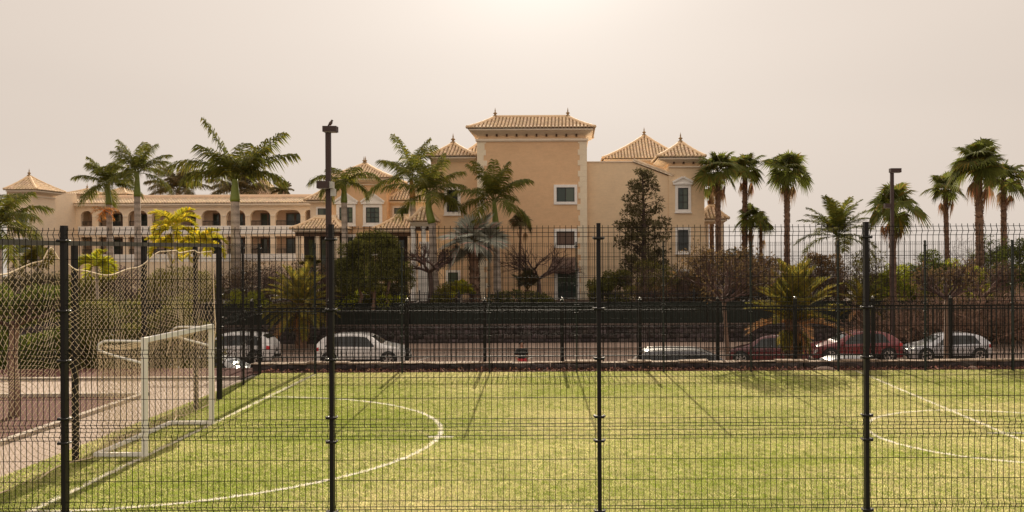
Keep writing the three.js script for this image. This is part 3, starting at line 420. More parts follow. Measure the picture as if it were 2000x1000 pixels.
// ---- the long arcaded wing on the left
{
  const Z = 88, t = thing('arcade_wing', 'long cream two-storey hotel wing with rows of rounded arches and dark balconies', 'building', [PX(380, 520, Z), YG, -Z]);
  const X = (p) => PX(p, 440, Z), Y = (y) => PY(380, y, Z), x0 = X(146), x1 = X(612), z = -Z;
  const arches = [[158, 180], [192, 240], [250, 288], [297, 334], [350, 383], [394, 431], [442, 479], [489, 528], [538, 587], [596, 609]];
  const up = arches.map(([a, b]) => [X(a), X(b), Y(441), Y(411), Math.min(0.62, (X(b) - X(a)) / 2 - 0.03)]), lo = arches.map(([a, b]) => [X(a), X(b), Y(496), Y(462), 0]);
  holedWall(t, 'arcade_wall', M.cream, x0, x1, YG - 1, Y(404), z, 0.45, [...up, ...lo]);
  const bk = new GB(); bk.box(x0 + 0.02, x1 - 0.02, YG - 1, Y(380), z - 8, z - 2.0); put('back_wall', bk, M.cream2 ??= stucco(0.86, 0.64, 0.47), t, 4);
  const sl = new GB(); sl.box(x0 + 0.02, x1 - 0.02, Y(459), Y(443), z - 2.0, z - 0.45); sl.box(x0 + 0.02, x1 - 0.02, Y(403) - 0.15, Y(403), z - 2.0, z - 0.45); sl.box(x0 + 0.02, x0 + 0.3, YG, Y(404), z - 2.0, z - 0.451); sl.box(x1 - 0.3, x1 - 0.02, YG, Y(404), z - 2.0, z - 0.451); put('gallery_floor', sl, M.cream, t, 3);
  const cr = new GB(); cr.box(x0 - 0.1, x1, Y(404), Y(399), z - 0.3, z + 0.16); put('cornice', cr, M.trim, t, 3);
  const pp = new GB(); pp.box(x0 + 0.3, x1, Y(384), Y(377.5), z - 6, z - 2.2); put('parapet', pp, M.cream, t, 3);
  // the tiled lean-to roof
  const g = new GB(), r = rng(41), n = Math.round((x1 - x0 + 0.4) / 0.27), ya = Y(397), yb = Y(383.5), za = z + 0.45, zc = z - 2.2;
  for (let k = 0; k < n; k++) {
    const xc = x0 - 0.4 + (k + 0.5) * 0.27; g.c = [0.38, 0.33, 0.28]; g.face(V(xc - 0.135, ya - 0.02, za), V(xc + 0.135, ya - 0.02, za), V(xc + 0.135, yb - 0.02, zc), V(xc - 0.135, yb - 0.02, zc));  // pan colour darkened as painted shade, so the ribs stand out
    for (let c = 0; c < 6; c++) { const s = 0.82 + 0.3 * r(); g.c = [s, s * (0.95 + 0.06 * r()), s * (0.9 + 0.1 * r())]; const a = c / 6, b = Math.min(1, (c + 1.1) / 6); g.tube([V(xc, lerp(ya, yb, a) + 0.025, lerp(za, zc, a)), V(xc, lerp(ya, yb, b), lerp(za, zc, b))], [0.1, 0.085], 6, c === 0); }
  }
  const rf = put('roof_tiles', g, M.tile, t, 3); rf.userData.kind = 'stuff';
  const ev = new GB(); ev.box(x0 - 0.35, x1, ya - 0.2, ya - 0.06, z + 0.17, za - 0.05); put('eave', ev, M.trim, t, 2);
  arches.forEach(([a, b], k) => {
    for (const [yt, yb2, low] of [[441, 457, 0], [496, 511, 1]]) { const q = new GB(); q.box(X(a) - 0.25, X(b) + 0.25, Y(yb2), Y(yt) - 0.01, z, z + 0.05); put('balcony_panel', q, M.white, t, 2); }
    for (const y of [441, 496]) {
      const q = new GB(), xa = X(a), xb = X(b), yy = Y(y), m = Math.round((xb - xa) / 0.13); q.box(xa, xb, yy + 0.42, yy + 0.48, z - 0.3, z - 0.24); for (let e = 0; e <= m; e++) { const c = lerp(xa + 0.02, xb - 0.02, e / m); q.box(c - 0.02, c + 0.02, yy, yy + 0.42, z - 0.285, z - 0.255); }
      put('balcony_railing', q, M.frame, t);
    }
    for (const [ya2, yb2] of [[415, 443], [465, 500]]) {                // the glazed doors at the back of each gallery
      const w = X(b) - X(a), c = lerp(X(a), X(b), 0.55), hw = Math.min(1.0, w * 0.38), q = new GB(); q.box(c - hw, c + hw, Y(yb2), Y(ya2), z - 2.0, z - 1.94); const d = put('gallery_door', q, M.brown, t);
      for (const e of [0, 1]) { const p = new GB(); p.box(c - hw + 0.1 + e * hw, c - 0.1 + e * hw, Y(yb2) + 0.15, Y(ya2) - 0.12, z - 1.94, z - 1.92); put('pane', p, M.pane, d); }
    }
    const im = new GB(), nx = arches[k + 1]; if (nx) { im.box(X(b) + 0.02, X(nx[0]) - 0.02, Y(423), Y(420), z, z + 0.07); put('impost', im, M.trim, t, 2); }
  });
}
// ---- far-left pavilion and gable
{
  const Z = 80, t = thing('corner_pavilion', 'cream corner pavilion with a pointed tiled roof at the far left', 'building', [PX(55, 520, Z), YG, -Z]);
  const x0 = PX(13, 400, Z), x1 = PX(63, 400, Z), yt = PY(55, 377, Z);
  const w = new GB(); w.box(x0, x1, YG - 1, yt + 0.1, -Z - 3.6, -Z); put('wall', w, M.cream, t, 4);
  const c = new GB(); c.box(x0 - 0.1, x1 + 0.1, PY(55, 383, Z) - 0.06, PY(55, 383, Z) + 0.06, -Z - 3.5, -Z + 0.12); put('cornice', c, M.trim, t, 2);
  hipRoof(t, { x0: PX(7, 371, Z - 0.6), x1: PX(71, 371, Z - 0.6), Zf: Z - 0.6, Zb: Z + 4.0, ye: PY(57, 370, Z - 0.6), yr: PY(57, 345, Z + 1.7), rx0: PX(57, 345, Z + 1.7), rx1: PX(58, 345, Z + 1.7), wall: [x0, x1, Z + 0.02, Z + 3.5], soffit: 0.3, seed: 51, finials: 1 });
  for (let k = 0; k < 4; k++) { const bx = PX(17 + k * 14, 375, Z), by = PY(17 + k * 14, 375.5, Z), q = new GB(); q.box(bx - 0.06, bx + 0.06, by - 0.08, by + 0.09, -Z - 0.05, -Z + 0.15); put('bracket', q, M.timber, t); }
  winPx(t, 32, 54, 418, 437, Z, { nx: 2, ny: 1, surround: 0.18 });
  winPx(t, 31, 56, 468, 494, Z, { nx: 2, ny: 2, surround: 0.18 });
  const Z2 = 83.6, g = thing('gable_wing', 'plain cream gable wall with a sloping tiled edge beside the corner pavilion', 'building', [PX(80, 520, Z2), YG, -Z2]);
  const X = (p) => PX(p, 400, Z2), Y = (p, q) => PY(p, q, Z2), s = new THREE.Shape([[62, 700], [96.5, 700], [96.5, 373], [86, 373], [62, 384]].map(([a, b]) => new THREE.Vector2(X(a), b === 700 ? YG - 1 : Y(a, b))));
  const e = new THREE.ExtrudeGeometry(s, { depth: 4.6, bevelEnabled: false }); e.translate(0, 0, -Z2 - 4.6); e.deleteAttribute('uv'); put('wall', e, M.cream, g, 4);
  const v = new GB(); for (let k = 0; k < 5; k++) { v.c = k % 2 ? [1.1, 1.05, 1.0] : [0.9, 0.6, 0.45]; const a = V(lerp(X(96), X(60), k / 5), lerp(Y(96, 372), Y(60, 383), k / 5) + 0.1, -Z2), b = V(lerp(X(96), X(60), (k + 1.05) / 5), lerp(Y(96, 372), Y(60, 383), (k + 1.05) / 5) + 0.07, -Z2); v.tube([a, b], [0.13, 0.15], 7); } put('verge_tiles', v, M.tile, g, 2);
  const far = (label, px, top, half, ey, Zr, seed) => { const o = thing('far_roof', label, 'building', [PX(px, 520, Zr), YG, -Zr]), a = PX(px - half, ey, Zr), b = PX(px + half, ey, Zr), q = new GB(); q.box(a + 0.5, b - 0.5, YG - 1, PY(px, ey, Zr), -Zr - 4, -Zr - 0.5); put('wall', q, M.cream, o, 4); hipRoof(o, { x0: a, x1: b, Zf: Zr, Zb: Zr + 4.4, ye: PY(px, ey, Zr), yr: PY(px, top, Zr + 2.2), rx0: (a + b) / 2 - 0.02, rx1: (a + b) / 2 + 0.02, seed, finials: 0.9 }); };
  far('small far tiled roof tip seen above the gable wall', 150, 370, 30, 379, 100, 53);
  far('small far tiled roof between the two tall palms on the left', 221, 367, 26, 379, 100, 54);
  far('far tiled roof tip peeping over the arcade right of the large royal palm', 503, 351, 36, 379, 104, 55);
}
// ================================================================== WALLS AND FENCES OF THE STREET
function stone(g, x0, x1, y0, y1, z0, z1, r, j = 0.03) {               // an uneven block
  const c = (a) => a + r.in(-j, j), P = []; for (const z of [z1, z0]) for (const [x, y] of [[x0, y0], [x1, y0], [x1, y1], [x0, y1]]) P.push(V(c(x), c(y), z + r.in(-j, j)));
  const m = V((x0 + x1) / 2 + r.in(-j, j), (y0 + y1) / 2 + r.in(-j, j), Math.max(z0, z1) + r.in(0.02, 0.05) + j);
  for (let k = 0; k < 4; k++) g.face(P[k], P[(k + 1) % 4], m);
  g.face(P[3], P[2], P[6], P[7]); g.face(P[0], P[3], P[7], P[4]); g.face(P[2], P[1], P[5], P[6]); g.face(P[1], P[0], P[4], P[5]);
}
{
  // low wall at the foot of the pitch
  const r = rng(61), Z = 27.55, t = thing('low_stone_wall', 'low dark lava-stone wall with a pale cap along the far edge of the pitch', 'wall', [2, 0, -Z]);
  let x = -9.6; while (x < 16.5) { const w = r.in(0.45, 0.95), s = r.in(0.6, 1.15); const g = new GB(); g.c = [s, s * r.in(0.9, 1), s * r.in(0.85, 1)]; stone(g, x, x + w - 0.02, -0.03, 0.165, -Z - 0.3, -Z + 0.02, r, 0.018); put('stone', g, M.lava, t, 1.5); x += w; }
  x = -9.7; while (x < 16.6) { const w = r.in(0.5, 1.2), g = new GB(), y = 0.165 + r.in(0, 0.015), h = r.in(0.02, 0.065); stone(g, x, x + w - 0.012, y, y + h, -Z - 0.34, -Z + r.in(-0.03, 0.05), r, 0.016); put('cap_stone', g, M.mortar, t, 1.5); x += w; }
  // retaining wall across the street
  const Z2 = 53.45, t2 = thing('retaining_wall', 'dark lava-stone retaining wall across the street below the green screen', 'wall', [2, -1.93, -Z2]);
  const g2 = new GB(); g2.box(-60, 70, -1.95, -0.78, -Z2 - 0.35, -Z2 - 0.06); put('core', g2, std(0.05, 0.04, 0.036, 1), t2);
  const rest = new GB();
  for (let row = 0; row < 4; row++) { let xx = -60 + r() * 0.4; while (xx < 66) { const w = r.in(0.32, 0.62), s = r.in(0.45, 1.5), c = [s, s * r.in(0.92, 1), s * r.in(0.9, 1.02)], y = -1.83 + row * 0.27 + r.in(-0.015, 0.015), near = xx > -15 && xx < 11; const g = near ? new GB() : rest; g.c = c; stone(g, xx, xx + w - 0.035, y, y + 0.235, -Z2 - 0.1, -Z2, r, 0.03); if (near) put('stone', g, M.lava, t2, 1.5); xx += w; } }
  put('far_stones', rest, M.lava, t2, 1.5).userData.kind = 'stuff';
  const cap = new GB(); cap.box(-60, 70, -0.775, -0.71, -Z2 - 0.36, -Z2 + 0.02); put('coping', cap, M.lava0 ??= std(0.16, 0.12, 0.1, 0.95, { map: speckMap }), t2, 2);
  // green screen and railing over it
  const Z3 = 53.6, t3 = thing('screen_fence', 'dark green fabric screen fence on top of the retaining wall', 'fence', [2, -0.7, -Z3]);
  const yb = -0.7, yt = PY(1000, 592, Z3);
  for (let k = 0; k < 36; k++) { const a = -42 + k * 2.5, g = new GB(), n = 10; const c = []; for (let e = 0; e <= n; e++) { const bow = 0.03 * Math.sin(e / n * Math.PI * 3 + k); c.push([a + 0.03 + e / n * 2.44, bow]); } for (let e = 0; e < n; e++) g.face(V(c[e][0], yb, -Z3 + c[e][1]), V(c[e + 1][0], yb, -Z3 + c[e + 1][1]), V(c[e + 1][0], yt + 0.01 * Math.sin(e * 2 + k), -Z3 + c[e + 1][1]), V(c[e][0], yt + 0.01 * Math.sin(e * 2 + k), -Z3 + c[e][1])); put('screen_panel', g, M.screen, t3); const p = new GB(); p.box(a - 0.025, a + 0.025, yb, yt + 0.04, -Z3 - 0.1, -Z3 - 0.05); put('post', p, M.greenMetal, t3); }
  const tp = new GB(); tp.box(-42, 48, yt + 0.012, yt + 0.05, -Z3 - 0.03, -Z3 + 0.02); put('top_rail', tp, M.darkRail, t3);
  const Z4 = 54.2, t4 = thing('garden_railing', 'thin black garden railing with upright bars in front of the hotel', 'railing', [2, 0.2, -Z4]);
  const y4 = PY(1000, 570, Z4), bars = new GB(); for (let xx = -16; xx < 12; xx += 0.14) bars.box(xx - 0.012, xx + 0.012, 0.2, y4, -Z4 - 0.012, -Z4 + 0.012); put('railing_bars', bars, M.black, t4).userData.kind = 'stuff';
  const rl = new GB(); rl.box(-16, 12, y4 - 0.16, y4 - 0.12, -Z4 - 0.02, -Z4 + 0.02); rl.box(-16, 12, 0.28, 0.32, -Z4 - 0.02, -Z4 + 0.02); put('rail', rl, M.black, t4);
  for (let xx = -16; xx < 12.1; xx += 2.33) { const p = new GB(); p.box(xx - 0.035, xx + 0.035, 0.15, y4 + 0.12, -Z4 - 0.06, -Z4 + 0.03); put('post', p, M.black, t4); }
}
{
  // picket fence along the near edge of the street
  const Z = 28.65, t = thing('picket_fence', 'black metal picket fence between the low stone wall and the street', 'fence', [2, 0, -Z]);
  const yt = PY(1250, 598, Z), y0 = -0.25, bar = new THREE.BoxGeometry(0.022, yt - y0, 0.022), post = new THREE.BoxGeometry(0.1, 2.35, 0.1), knob = new THREE.SphereGeometry(0.045, 10, 8), ox = t.position.x;
  const x0 = -11.6, x1 = 17.6, sp = 2.44, first = PX(1250, 650, Z);
  for (let x = first - sp * 5; x < x1; x += sp) { const p = share('post', post, M.metal, t, [x - ox, 2.03 - 1.175, 0]); share('post_cap', knob, M.zinc, p, [0, 1.175 + 0.03, 0]); }
  const n = Math.round((x1 - x0) / 0.133); for (let k = 0; k <= n; k++) { const x = lerp(x0, x1, k / n), d = Math.abs(((x - first) % sp + sp) % sp); if (d < 0.08 || d > sp - 0.08) continue; share('picket', bar, M.metal, t, [x - ox, (yt + y0) / 2, 0]); }
  for (const y of [0.27, yt - 0.12, yt - 0.02]) { const g = new GB(); g.box(x0, x1, y - 0.02, y + 0.02, -Z + 0.012, -Z + 0.045); put('rail', g, M.darkRail, t); }
}
// ---- mesh fences of the pitch
const FW = 2.545, ZN = 8.68, yN = (y) => H + (VY - y) * ZN / F;
function meshPanel(rows, folds, yTop, yBot, width, r = 0.0029) {       // rows: wire heights; folds: heights where the sheet is creased towards +z
  const g = new GB(), n = 46, off = (y) => folds.some((f) => Math.abs(f - y) < 1e-6) ? 0.026 : 0, ys = [yTop, ...rows, yBot];
  for (let k = 0; k < n; k++) { const x = -width / 2 + (k + 0.5) / n * width, pts = ys.filter((y, i) => i === 0 || Math.abs(y - ys[i - 1]) > 1e-4).map((y) => V(x, y, off(y))); g.tube(pts, r, 4, false, V(0, 0, 1)); }
  for (const y of rows) g.tube([V(-width / 2, y, off(y) - 0.0058), V(width / 2, y, off(y) - 0.0058)], r, 4, false, V(0, 0, 1));
  return g.geo();
}
const upRows = [445, 454, 462, 502, 542, 582.5, 591, 599, 639, 680, 687.5, 696, 736, 776.5, 817, 826, 833].map(yN), upFold = [454, 591, 687.5, 826].map(yN);
const loRows = [840, 849, 857, 897, 937, 977, 987, 994, 1035, 1075, 1083, 1092, 1132, 1172, 1213].map(yN), loFold = [849, 987, 1083].map(yN);
const upPanel = meshPanel(upRows, upFold, yN(440), yN(835), FW - 0.02, 0.0035), loPanel = meshPanel(loRows, loFold, yN(836), yN(1216), FW - 0.02, 0.0035);
const upFar = meshPanel(upRows, upFold, yN(440), yN(835), FW - 0.02, 0.0042), loFar = meshPanel(loRows, loFold, yN(836), yN(1216), FW - 0.02, 0.0042);
const upSide = meshPanel(upRows, upFold, yN(440), yN(835), FW - 0.02, 0.0024), loSide = meshPanel(loRows, loFold, yN(836), yN(1216), FW - 0.02, 0.0024);
const fencePost = new GB(); fencePost.box(-0.019, 0.019, -0.05, yN(436), -0.035, 0.035); const fencePostG = fencePost.geo();
const clampG = new GB(); { clampG.tube([V(-0.046, 0, 0.046), V(0.046, 0, 0.046)], 0.013, 8); clampG.tube([V(-0.04, 0, 0.046), V(-0.04, 0, -0.03)], 0.011, 6); clampG.tube([V(0.04, 0, 0.046), V(0.04, 0, -0.03)], 0.011, 6); }
const clampGeo = clampG.geo(), boltGeo = new THREE.SphereGeometry(0.011, 8, 6);
const clampYs = [466, 603, 700, 813, 860, 997, 1120].map(yN);
function meshFence(label, pts, mats, far) {                            // pts: [x, Z] of the posts in order
  const t = thing('mesh_fence', label, 'fence', [pts[0][0], 0, -pts[0][1]]), o = t.position;
  pts.forEach(([x, Z]) => { const p = share('fence_post', fencePostG, mats[0], t, [x - o.x, 0, -Z - o.z]); for (const y of clampYs) { share('clamp', clampGeo, mats[1], p, [0, y, 0]); for (const e of [-1, 1]) share('bolt', boltGeo, M.bolt, p, [e * 0.05, y + 0.006, 0.02]); } });
  for (let k = 0; k + 1 < pts.length; k++) { const [a, b] = [pts[k], pts[k + 1]], dx = b[0] - a[0], dz = -(b[1] - a[1]), len = Math.hypot(dx, dz), rot = Math.atan2(-dz, dx); for (const pg of far === 'side' ? [upSide, loSide] : far ? [upFar, loFar] : [upPanel, loPanel]) share('wire_panel', pg, mats[2], t, [(a[0] + b[0]) / 2 - o.x, 0, -(a[1] + b[1]) / 2 - o.z], rot, [len / FW, 1, 1]).userData.kind = 'stuff'; }
  return t;
}
const p3 = PX(1170, 700, ZN);
meshFence('tall dark wire-mesh fence close to the eye across the whole view', [-3, -2, -1, 0, 1, 2].map((k) => [p3 + k * FW, ZN]), [M.metal, M.metal, M.wire]);
const fx = PX(1296, 600, 26.65), farPts = [[-9.1, 26.65]]; for (let k = -4; k <= 6; k++) farPts.push([fx + k * 2.55, 26.65]);
meshFence('green-black wire-mesh fence along the far side of the pitch', farPts, [M.greenMetal, M.metal, M.wire], true);
meshFence('short wire-mesh fence along the left side, meeting the far corner', [[-8.52, 22.15], [-8.8, 24.45], [-9.08, 26.5]], [M.metal, M.metal, M.wire], 'side');
// ================================================================== GOAL, NETS
function netSheet(nu, nv, at, r = 0.0042, keep = () => true) {          // diamond net over a surface at(u, v), u 0..1, v 0..1
  const g = new GB();
  for (let j = 0; j < nv; j++) for (let i = 0; i < nu; i++) for (const d of [0, 1]) {
    const odd = j % 2;
    const ua = (i + (odd ? 0.5 : 0)) / nu, ub = ua + (d ? 0.5 : -0.5) / nu;
    if (ub < 0 || ub > 1 || ua > 1 || ua < 0 || !keep(ua, j / nv)) continue;
    g.tube([at(ua, j / nv), at(ub, (j + 1) / nv)], r, 3, false);
  }
  return g;
}
{
  // frame of the ball-stop net
  const X = -8.5, t = thing('net_frame', 'dark steel post-and-rail frame of the ball-stop net behind the goal', 'frame', [X, 0, -22]);
  for (const Z of [22.1, 20.75, 18.25, 15.7, 13.15]) { const g = new GB(); g.box(X - 0.09, X - 0.01, -0.05, 3.7, -Z - 0.045, -Z + 0.045); put('post', g, M.metal, t); }
  const b = new GB(); b.box(X - 0.08, X + 0.0, 3.7, 3.78, -22.16, -9.5); put('rail', b, M.rail, t);
  for (const Z of [21.4, 18.7, 14.78, 16.5]) { const g = new GB(); g.tube([V(X + 0.03, 3.69, -Z), V(X + 0.03, Z === 16.5 ? 3.66 : 3.6, -Z)], 0.012, 6); put('hook', g, M.black, t); }
  // the net that hangs in it
  const n = thing('ball_stop_net', 'large sagging knotted tan net hanging from the dark frame behind the goal', 'net', [X + 0.1, 0, -21.3]);
  const anchors = [[21.35, 3.6], [20.6, 3.57], [20.4, 3.62], [19.6, 3.57], [19.4, 3.62], [18.7, 3.6], [17.5, 3.28], [16.5, 3.17], [15.5, 3.28], [15.05, 3.44], [14.78, 3.66], [14.5, 3.44], [13.5, 3.26], [12.6, 3.2], [11.8, 3.25]];
  const topY = (Z) => { for (let k = 0; k + 1 < anchors.length; k++) if (Z <= anchors[k][0] && Z >= anchors[k + 1][0]) { const q = (anchors[k][0] - Z) / (anchors[k][0] - anchors[k + 1][0]); return lerp(anchors[k][1], anchors[k + 1][1], q * q * (3 - 2 * q)); } return 3.25; };
  const at = (u, v) => {
    const Zq = lerp(21.3, 12.0, u), fold = Math.sin(Zq * 2.1) * 0.05 + Math.sin(Zq * 5.3 + 1) * 0.03, y1 = topY(Zq), vv = v + 0.05 * Math.sin(v * 9 + Zq * 1.3) * Math.sin(v * Math.PI);
    const belly = 0.16 * Math.exp(-Math.pow((vv - 0.48) / 0.1, 2)) * (0.6 + 0.4 * Math.sin(Zq * 1.7));
    const y = lerp(y1, 0.03 + 0.05 * Math.sin(Zq * 3), vv) - 0.12 * Math.exp(-Math.pow((vv - 0.42) / 0.09, 2)) * Math.sin(Zq * 0.9 + 1.2);
    return V(X + 0.1 + fold * (0.3 + vv) + belly , y, -Zq + 0.05 * Math.sin(vv * 7 + Zq));
  };
  put('mesh', netSheet(60, 58, at, 0.0041), M.cord, n).userData.kind = 'stuff';
  const line = (v0, r) => { const g = new GB(), p = []; for (let k = 0; k <= 160; k++) p.push(at(k / 160, v0)); g.tube(p, r, 5); return g; };
  put('top_rope', line(0, 0.012), M.cord, n); put('bottom_rope', line(1, 0.012), M.cord, n);
  const e = new GB(), ep = []; for (let k = 0; k <= 40; k++) ep.push(at(0, k / 40)); e.tube(ep, 0.012, 5); put('edge_rope', e, M.cord, n);
}
{
  const GX = -7.48, Za = 15.97, Zb = 18.93, s = 0.042, t = thing('football_goal', 'white metal football goal with a torn net on the left of the pitch', 'goal', [GX, 0, -(Za + Zb) / 2]);
  const bar = (name, x0, x1, y0, y1, z0, z1) => { const g = new GB(); g.box(x0, x1, y0, y1, z0, z1); return put(name, g, M.goal, t); };
  const Y = 2.0;
  for (const Z of [Za, Zb]) bar('goal_post', GX - s, GX + s, 0, Y, -Z - s, -Z + s);
  bar('crossbar', GX - s, GX + s, Y, Y + 0.084, -Zb - s, -Za + s);
  const BX = GX - 0.82;
  for (const Z of [Za, Zb]) {
    bar('base_bar', BX, GX - s, 0.005, 0.075, -Z - 0.035, -Z + 0.035);
    const g = new GB(), c = new THREE.CatmullRomCurve3([V(GX - s, Y + 0.02, -Z), V(GX - 0.55, Y + 0.03, -Z), V(BX + 0.1, Y + 0.02, -Z), V(BX + 0.01, Y - 0.05, -Z), V(BX + 0.03, Y - 0.14, -Z), V(GX - 0.5, Y - 0.24, -Z), V(GX - s, Y - 0.36, -Z)], false, 'catmullrom', 0.35);
    g.tube(c.getPoints(30), 0.022, 8); put('net_bracket', g, M.goal, t);
  }
  bar('back_bar', BX - 0.07, BX, 0.005, 0.075, -Zb - 0.035, -Za + 0.035);
  const r = rng(91), net = new GB(), add = (q) => { const b = net.p.length / 3; net.p.push(...q.p); net.k.push(...q.k); for (const i of q.i) net.i.push(i + b); };
  const back = (u, v) => { const Z = lerp(Zb, Za, u); return V(lerp(BX + 0.02, BX - 0.02, v) + 0.06 * Math.sin(Z * 3 + v * 4) * Math.sin(v * Math.PI), lerp(Y - 0.05, 0.04, v) - 0.08 * Math.sin(u * Math.PI) * (1 - v) + 0.03 * Math.sin(Z * 6) * v, -Z); };
  add(netSheet(26, 30, back, 0.0036)); add(netSheet(20, 6, (u, v) => { const p = back(u, 0); return V(lerp(GX - 0.04, p.x, v), lerp(Y + 0.02, p.y, v) - 0.12 * Math.sin(v * Math.PI) * (0.5 + 0.5 * Math.sin(u * 9)), p.z); }, 0.0036));
  for (const Z of [Za, Zb]) add(netSheet(9, 34, (u, v) => V(lerp(BX, GX - 0.04, u), lerp(Y - 0.02, 0.05, v), -Z + 0.05 * Math.sin(u * 5 + v * 6)), 0.0036));
  put('net', net, M.cord, t).userData.kind = 'stuff';
  const str = new GB(); for (let k = 0; k < 4; k++) { const z = lerp(-Zb, -Za, 0.2 + k * 0.2); str.tube([V(GX - 0.04, Y, z), V(GX - 0.1, Y - r.in(0.2, 0.35), z + 0.1)], 0.008, 4); } put('net_tie', str, M.cord, t);
}
// ================================================================== LAMPS AND BIRD
{
  const lamp = (label, Z, x, yTop, hw, heads) => {
    const X = PX(x, yTop, Z), yt = PY(x, yTop, Z), t = thing('floodlight_mast', label, 'lamp', [X, groundY(Z), -Z]);
    const g = new GB(); g.box(X - hw, X + hw, groundY(Z), yt - 0.02, -Z - hw, -Z + hw); put('pole', g, M.lampBrown, t);
    for (const [x0, x1, ya, yb, z0, z1] of heads(X, yt)) { const q = new GB(); q.box(x0, x1, ya, yb, -Z + z0, -Z + z1); const h = put('lamp_head', q, M.lampBrown, t); const l = new GB(); l.box(x0 + 0.03, x1 - 0.03, ya - 0.015, ya, -Z + z0 + 0.03, -Z + z1 - 0.03); put('lamp_glass', l, M.lampGlass, h); }
    return [X, yt, t];
  };
  const k = 30 / F;
  const [lx, ly, lt] = lamp('tall brown floodlight mast left of centre with heads at two heights', 30, 641, 247, 0.078, (X, y) => [[X - 9 * k, X + 17.5 * k, y - 11 * k, y, -0.16, 0.16], [X - 17 * k, X + 0.08, y - 122 * k, y - 108 * k, 0.09, 0.4]]);
  const sp = new GB(); sp.box(lx + 0.09, lx + 0.2, ly - 2.05, ly - 1.83, -30.0, -29.75); sp.box(lx + 0.1, lx + 0.26, ly - 2.3, ly - 2.06, -29.98, -29.86); put('speaker_box', sp, M.lampGlass, lt);
  lamp('brown floodlight mast on the right in front of a fan palm', 45, 1742, 329, 0.075, (X, y) => [[X - 0.1, X + 0.42, y - 0.2, y, -0.16, 0.16], [X - 0.38, X - 0.08, y - 1.95, y - 1.73, -0.14, 0.14]]);
  // the bird on top
  const b = thing('bird', 'small dark bird perched on the left floodlight mast', 'bird', [lx + 5.5 * k, ly, -29.95]);
  const o = b.position, at = (x, y, z) => V(o.x + x, o.y + y, o.z + z), bg = new GB(), ell = (c, rx, ry, rz, tilt) => { const s = new THREE.SphereGeometry(1, 12, 9); s.scale(rx, ry, rz); s.rotateZ(tilt); s.translate(c.x, c.y, c.z); const base = bg.p.length / 3; bg.p.push(...s.attributes.position.array); for (let q = 0; q < s.attributes.position.count; q++) bg.k.push(1, 1, 1); for (const q of s.index.array) bg.i.push(q + base); };
  ell(at(0, 0.1, 0), 0.085, 0.055, 0.05, 0.9); ell(at(0.045, 0.185, 0), 0.036, 0.034, 0.032, 0); bg.tube([at(0.02, 0.13, 0), at(0.045, 0.19, 0)], [0.045, 0.028], 8); bg.tube([at(-0.04, 0.06, 0), at(-0.1, -0.015, 0)], [0.035, 0.018], 6);
  put('body', bg, std(0.09, 0.06, 0.05, 0.8), b);
  const bk = new GB(); bk.tube([at(0.075, 0.185, 0), at(0.1, 0.178, 0)], [0.008, 0.002], 5); put('beak', bk, M.black, b);
  for (const e of [-1, 1]) { const l = new GB(); l.tube([at(0.0, 0.07, e * 0.02), at(0.01, 0.0, e * 0.02)], 0.006, 4); put('leg', l, M.amber, b); }
}
// ================================================================== PALMS
function frondGeo(o, az, el, L, r, p) {                                // one feather leaf from point o
  const g = new GB(), n = p.seg ?? 9, pts = [o.clone()], dir = V(0, 0, 0); let e = el, a = az;
  for (let k = 0; k < n; k++) { const s = (k + 0.5) / n; e = el - p.droop * Math.pow(s, 1.25) * (0.55 + 0.45 * Math.cos(Math.max(el, 0))); a += (p.twist || 0) * (r() - 0.5) / n; dir.set(Math.cos(e) * Math.cos(a), Math.sin(e), Math.cos(e) * Math.sin(a)); pts.push(pts[k].clone().addScaledVector(dir, L / n)); }
  g.c = p.rach || [1.3, 1.25, 0.9];
  g.tube(pts, pts.map((_, k) => lerp(p.rr ?? 0.035, 0.006, k / n)), 4, false);
  const curve = (s) => { const x = clamp(s) * n, k = Math.min(n - 1, Math.floor(x)); return [pts[k].clone().lerp(pts[k + 1], x - k), pts[k + 1].clone().sub(pts[k]).normalize()]; };
  const m = p.pairs;
  for (let k = 0; k < m; k++) {
    const s = lerp(p.bare ?? 0.16, 1, Math.pow((k + 0.5) / m, 0.92)), [c, t] = curve(s), side = t.clone().cross(V(0, 1, 0)); if (side.lengthSq() < 0.01) side.set(-Math.sin(az), 0, Math.cos(az)); side.normalize();
    const up = side.clone().cross(t).normalize(), prof = Math.pow(Math.sin(Math.PI * clamp(0.12 + s * 0.80)), 0.6), len = p.leaf * prof * r.in(0.85, 1.1);
    for (const e2 of [-1, 1]) {
      const tone = r.in(0.7, 1.35), yl = r() < (p.yellow ?? 0.1) ? 1.7 : 1; g.c = [tone * yl, tone * (yl > 1 ? 1.35 : 1), tone * 0.9];
      const v = (p.vee ?? 0.25) + (p.plume ?? 0.5) * (r() - 0.5), fw = lerp(0.38, 0.85, s) * (p.fwd ?? 1), d = side.clone().multiplyScalar(e2 * Math.cos(v)).addScaledVector(up, Math.sin(v)).addScaledVector(t, fw).normalize();
      const w = (p.width ?? 0.045) * r.in(0.8, 1.1), wv = t.clone().addScaledVector(up, r.in(-0.4, 0.4)).normalize().multiplyScalar(w * 0.5), dr = (p.leafDroop ?? 0.35) * len;
      const mid = c.clone().addScaledVector(d, len * 0.55).add(V(0, -dr * 0.28, 0)), tip = c.clone().addScaledVector(d, len).add(V(0, -dr, 0));
      const A = g.vv(c.clone().addScaledVector(wv, 0.6)), B = g.vv(c.clone().addScaledVector(wv, -0.6)), C = g.vv(mid.clone().sub(wv)), D = g.vv(mid.clone().add(wv)), T = g.vv(tip);
      g.quad(A, B, C, D); g.tri(D, C, T);
    }
  }
  return g;
}
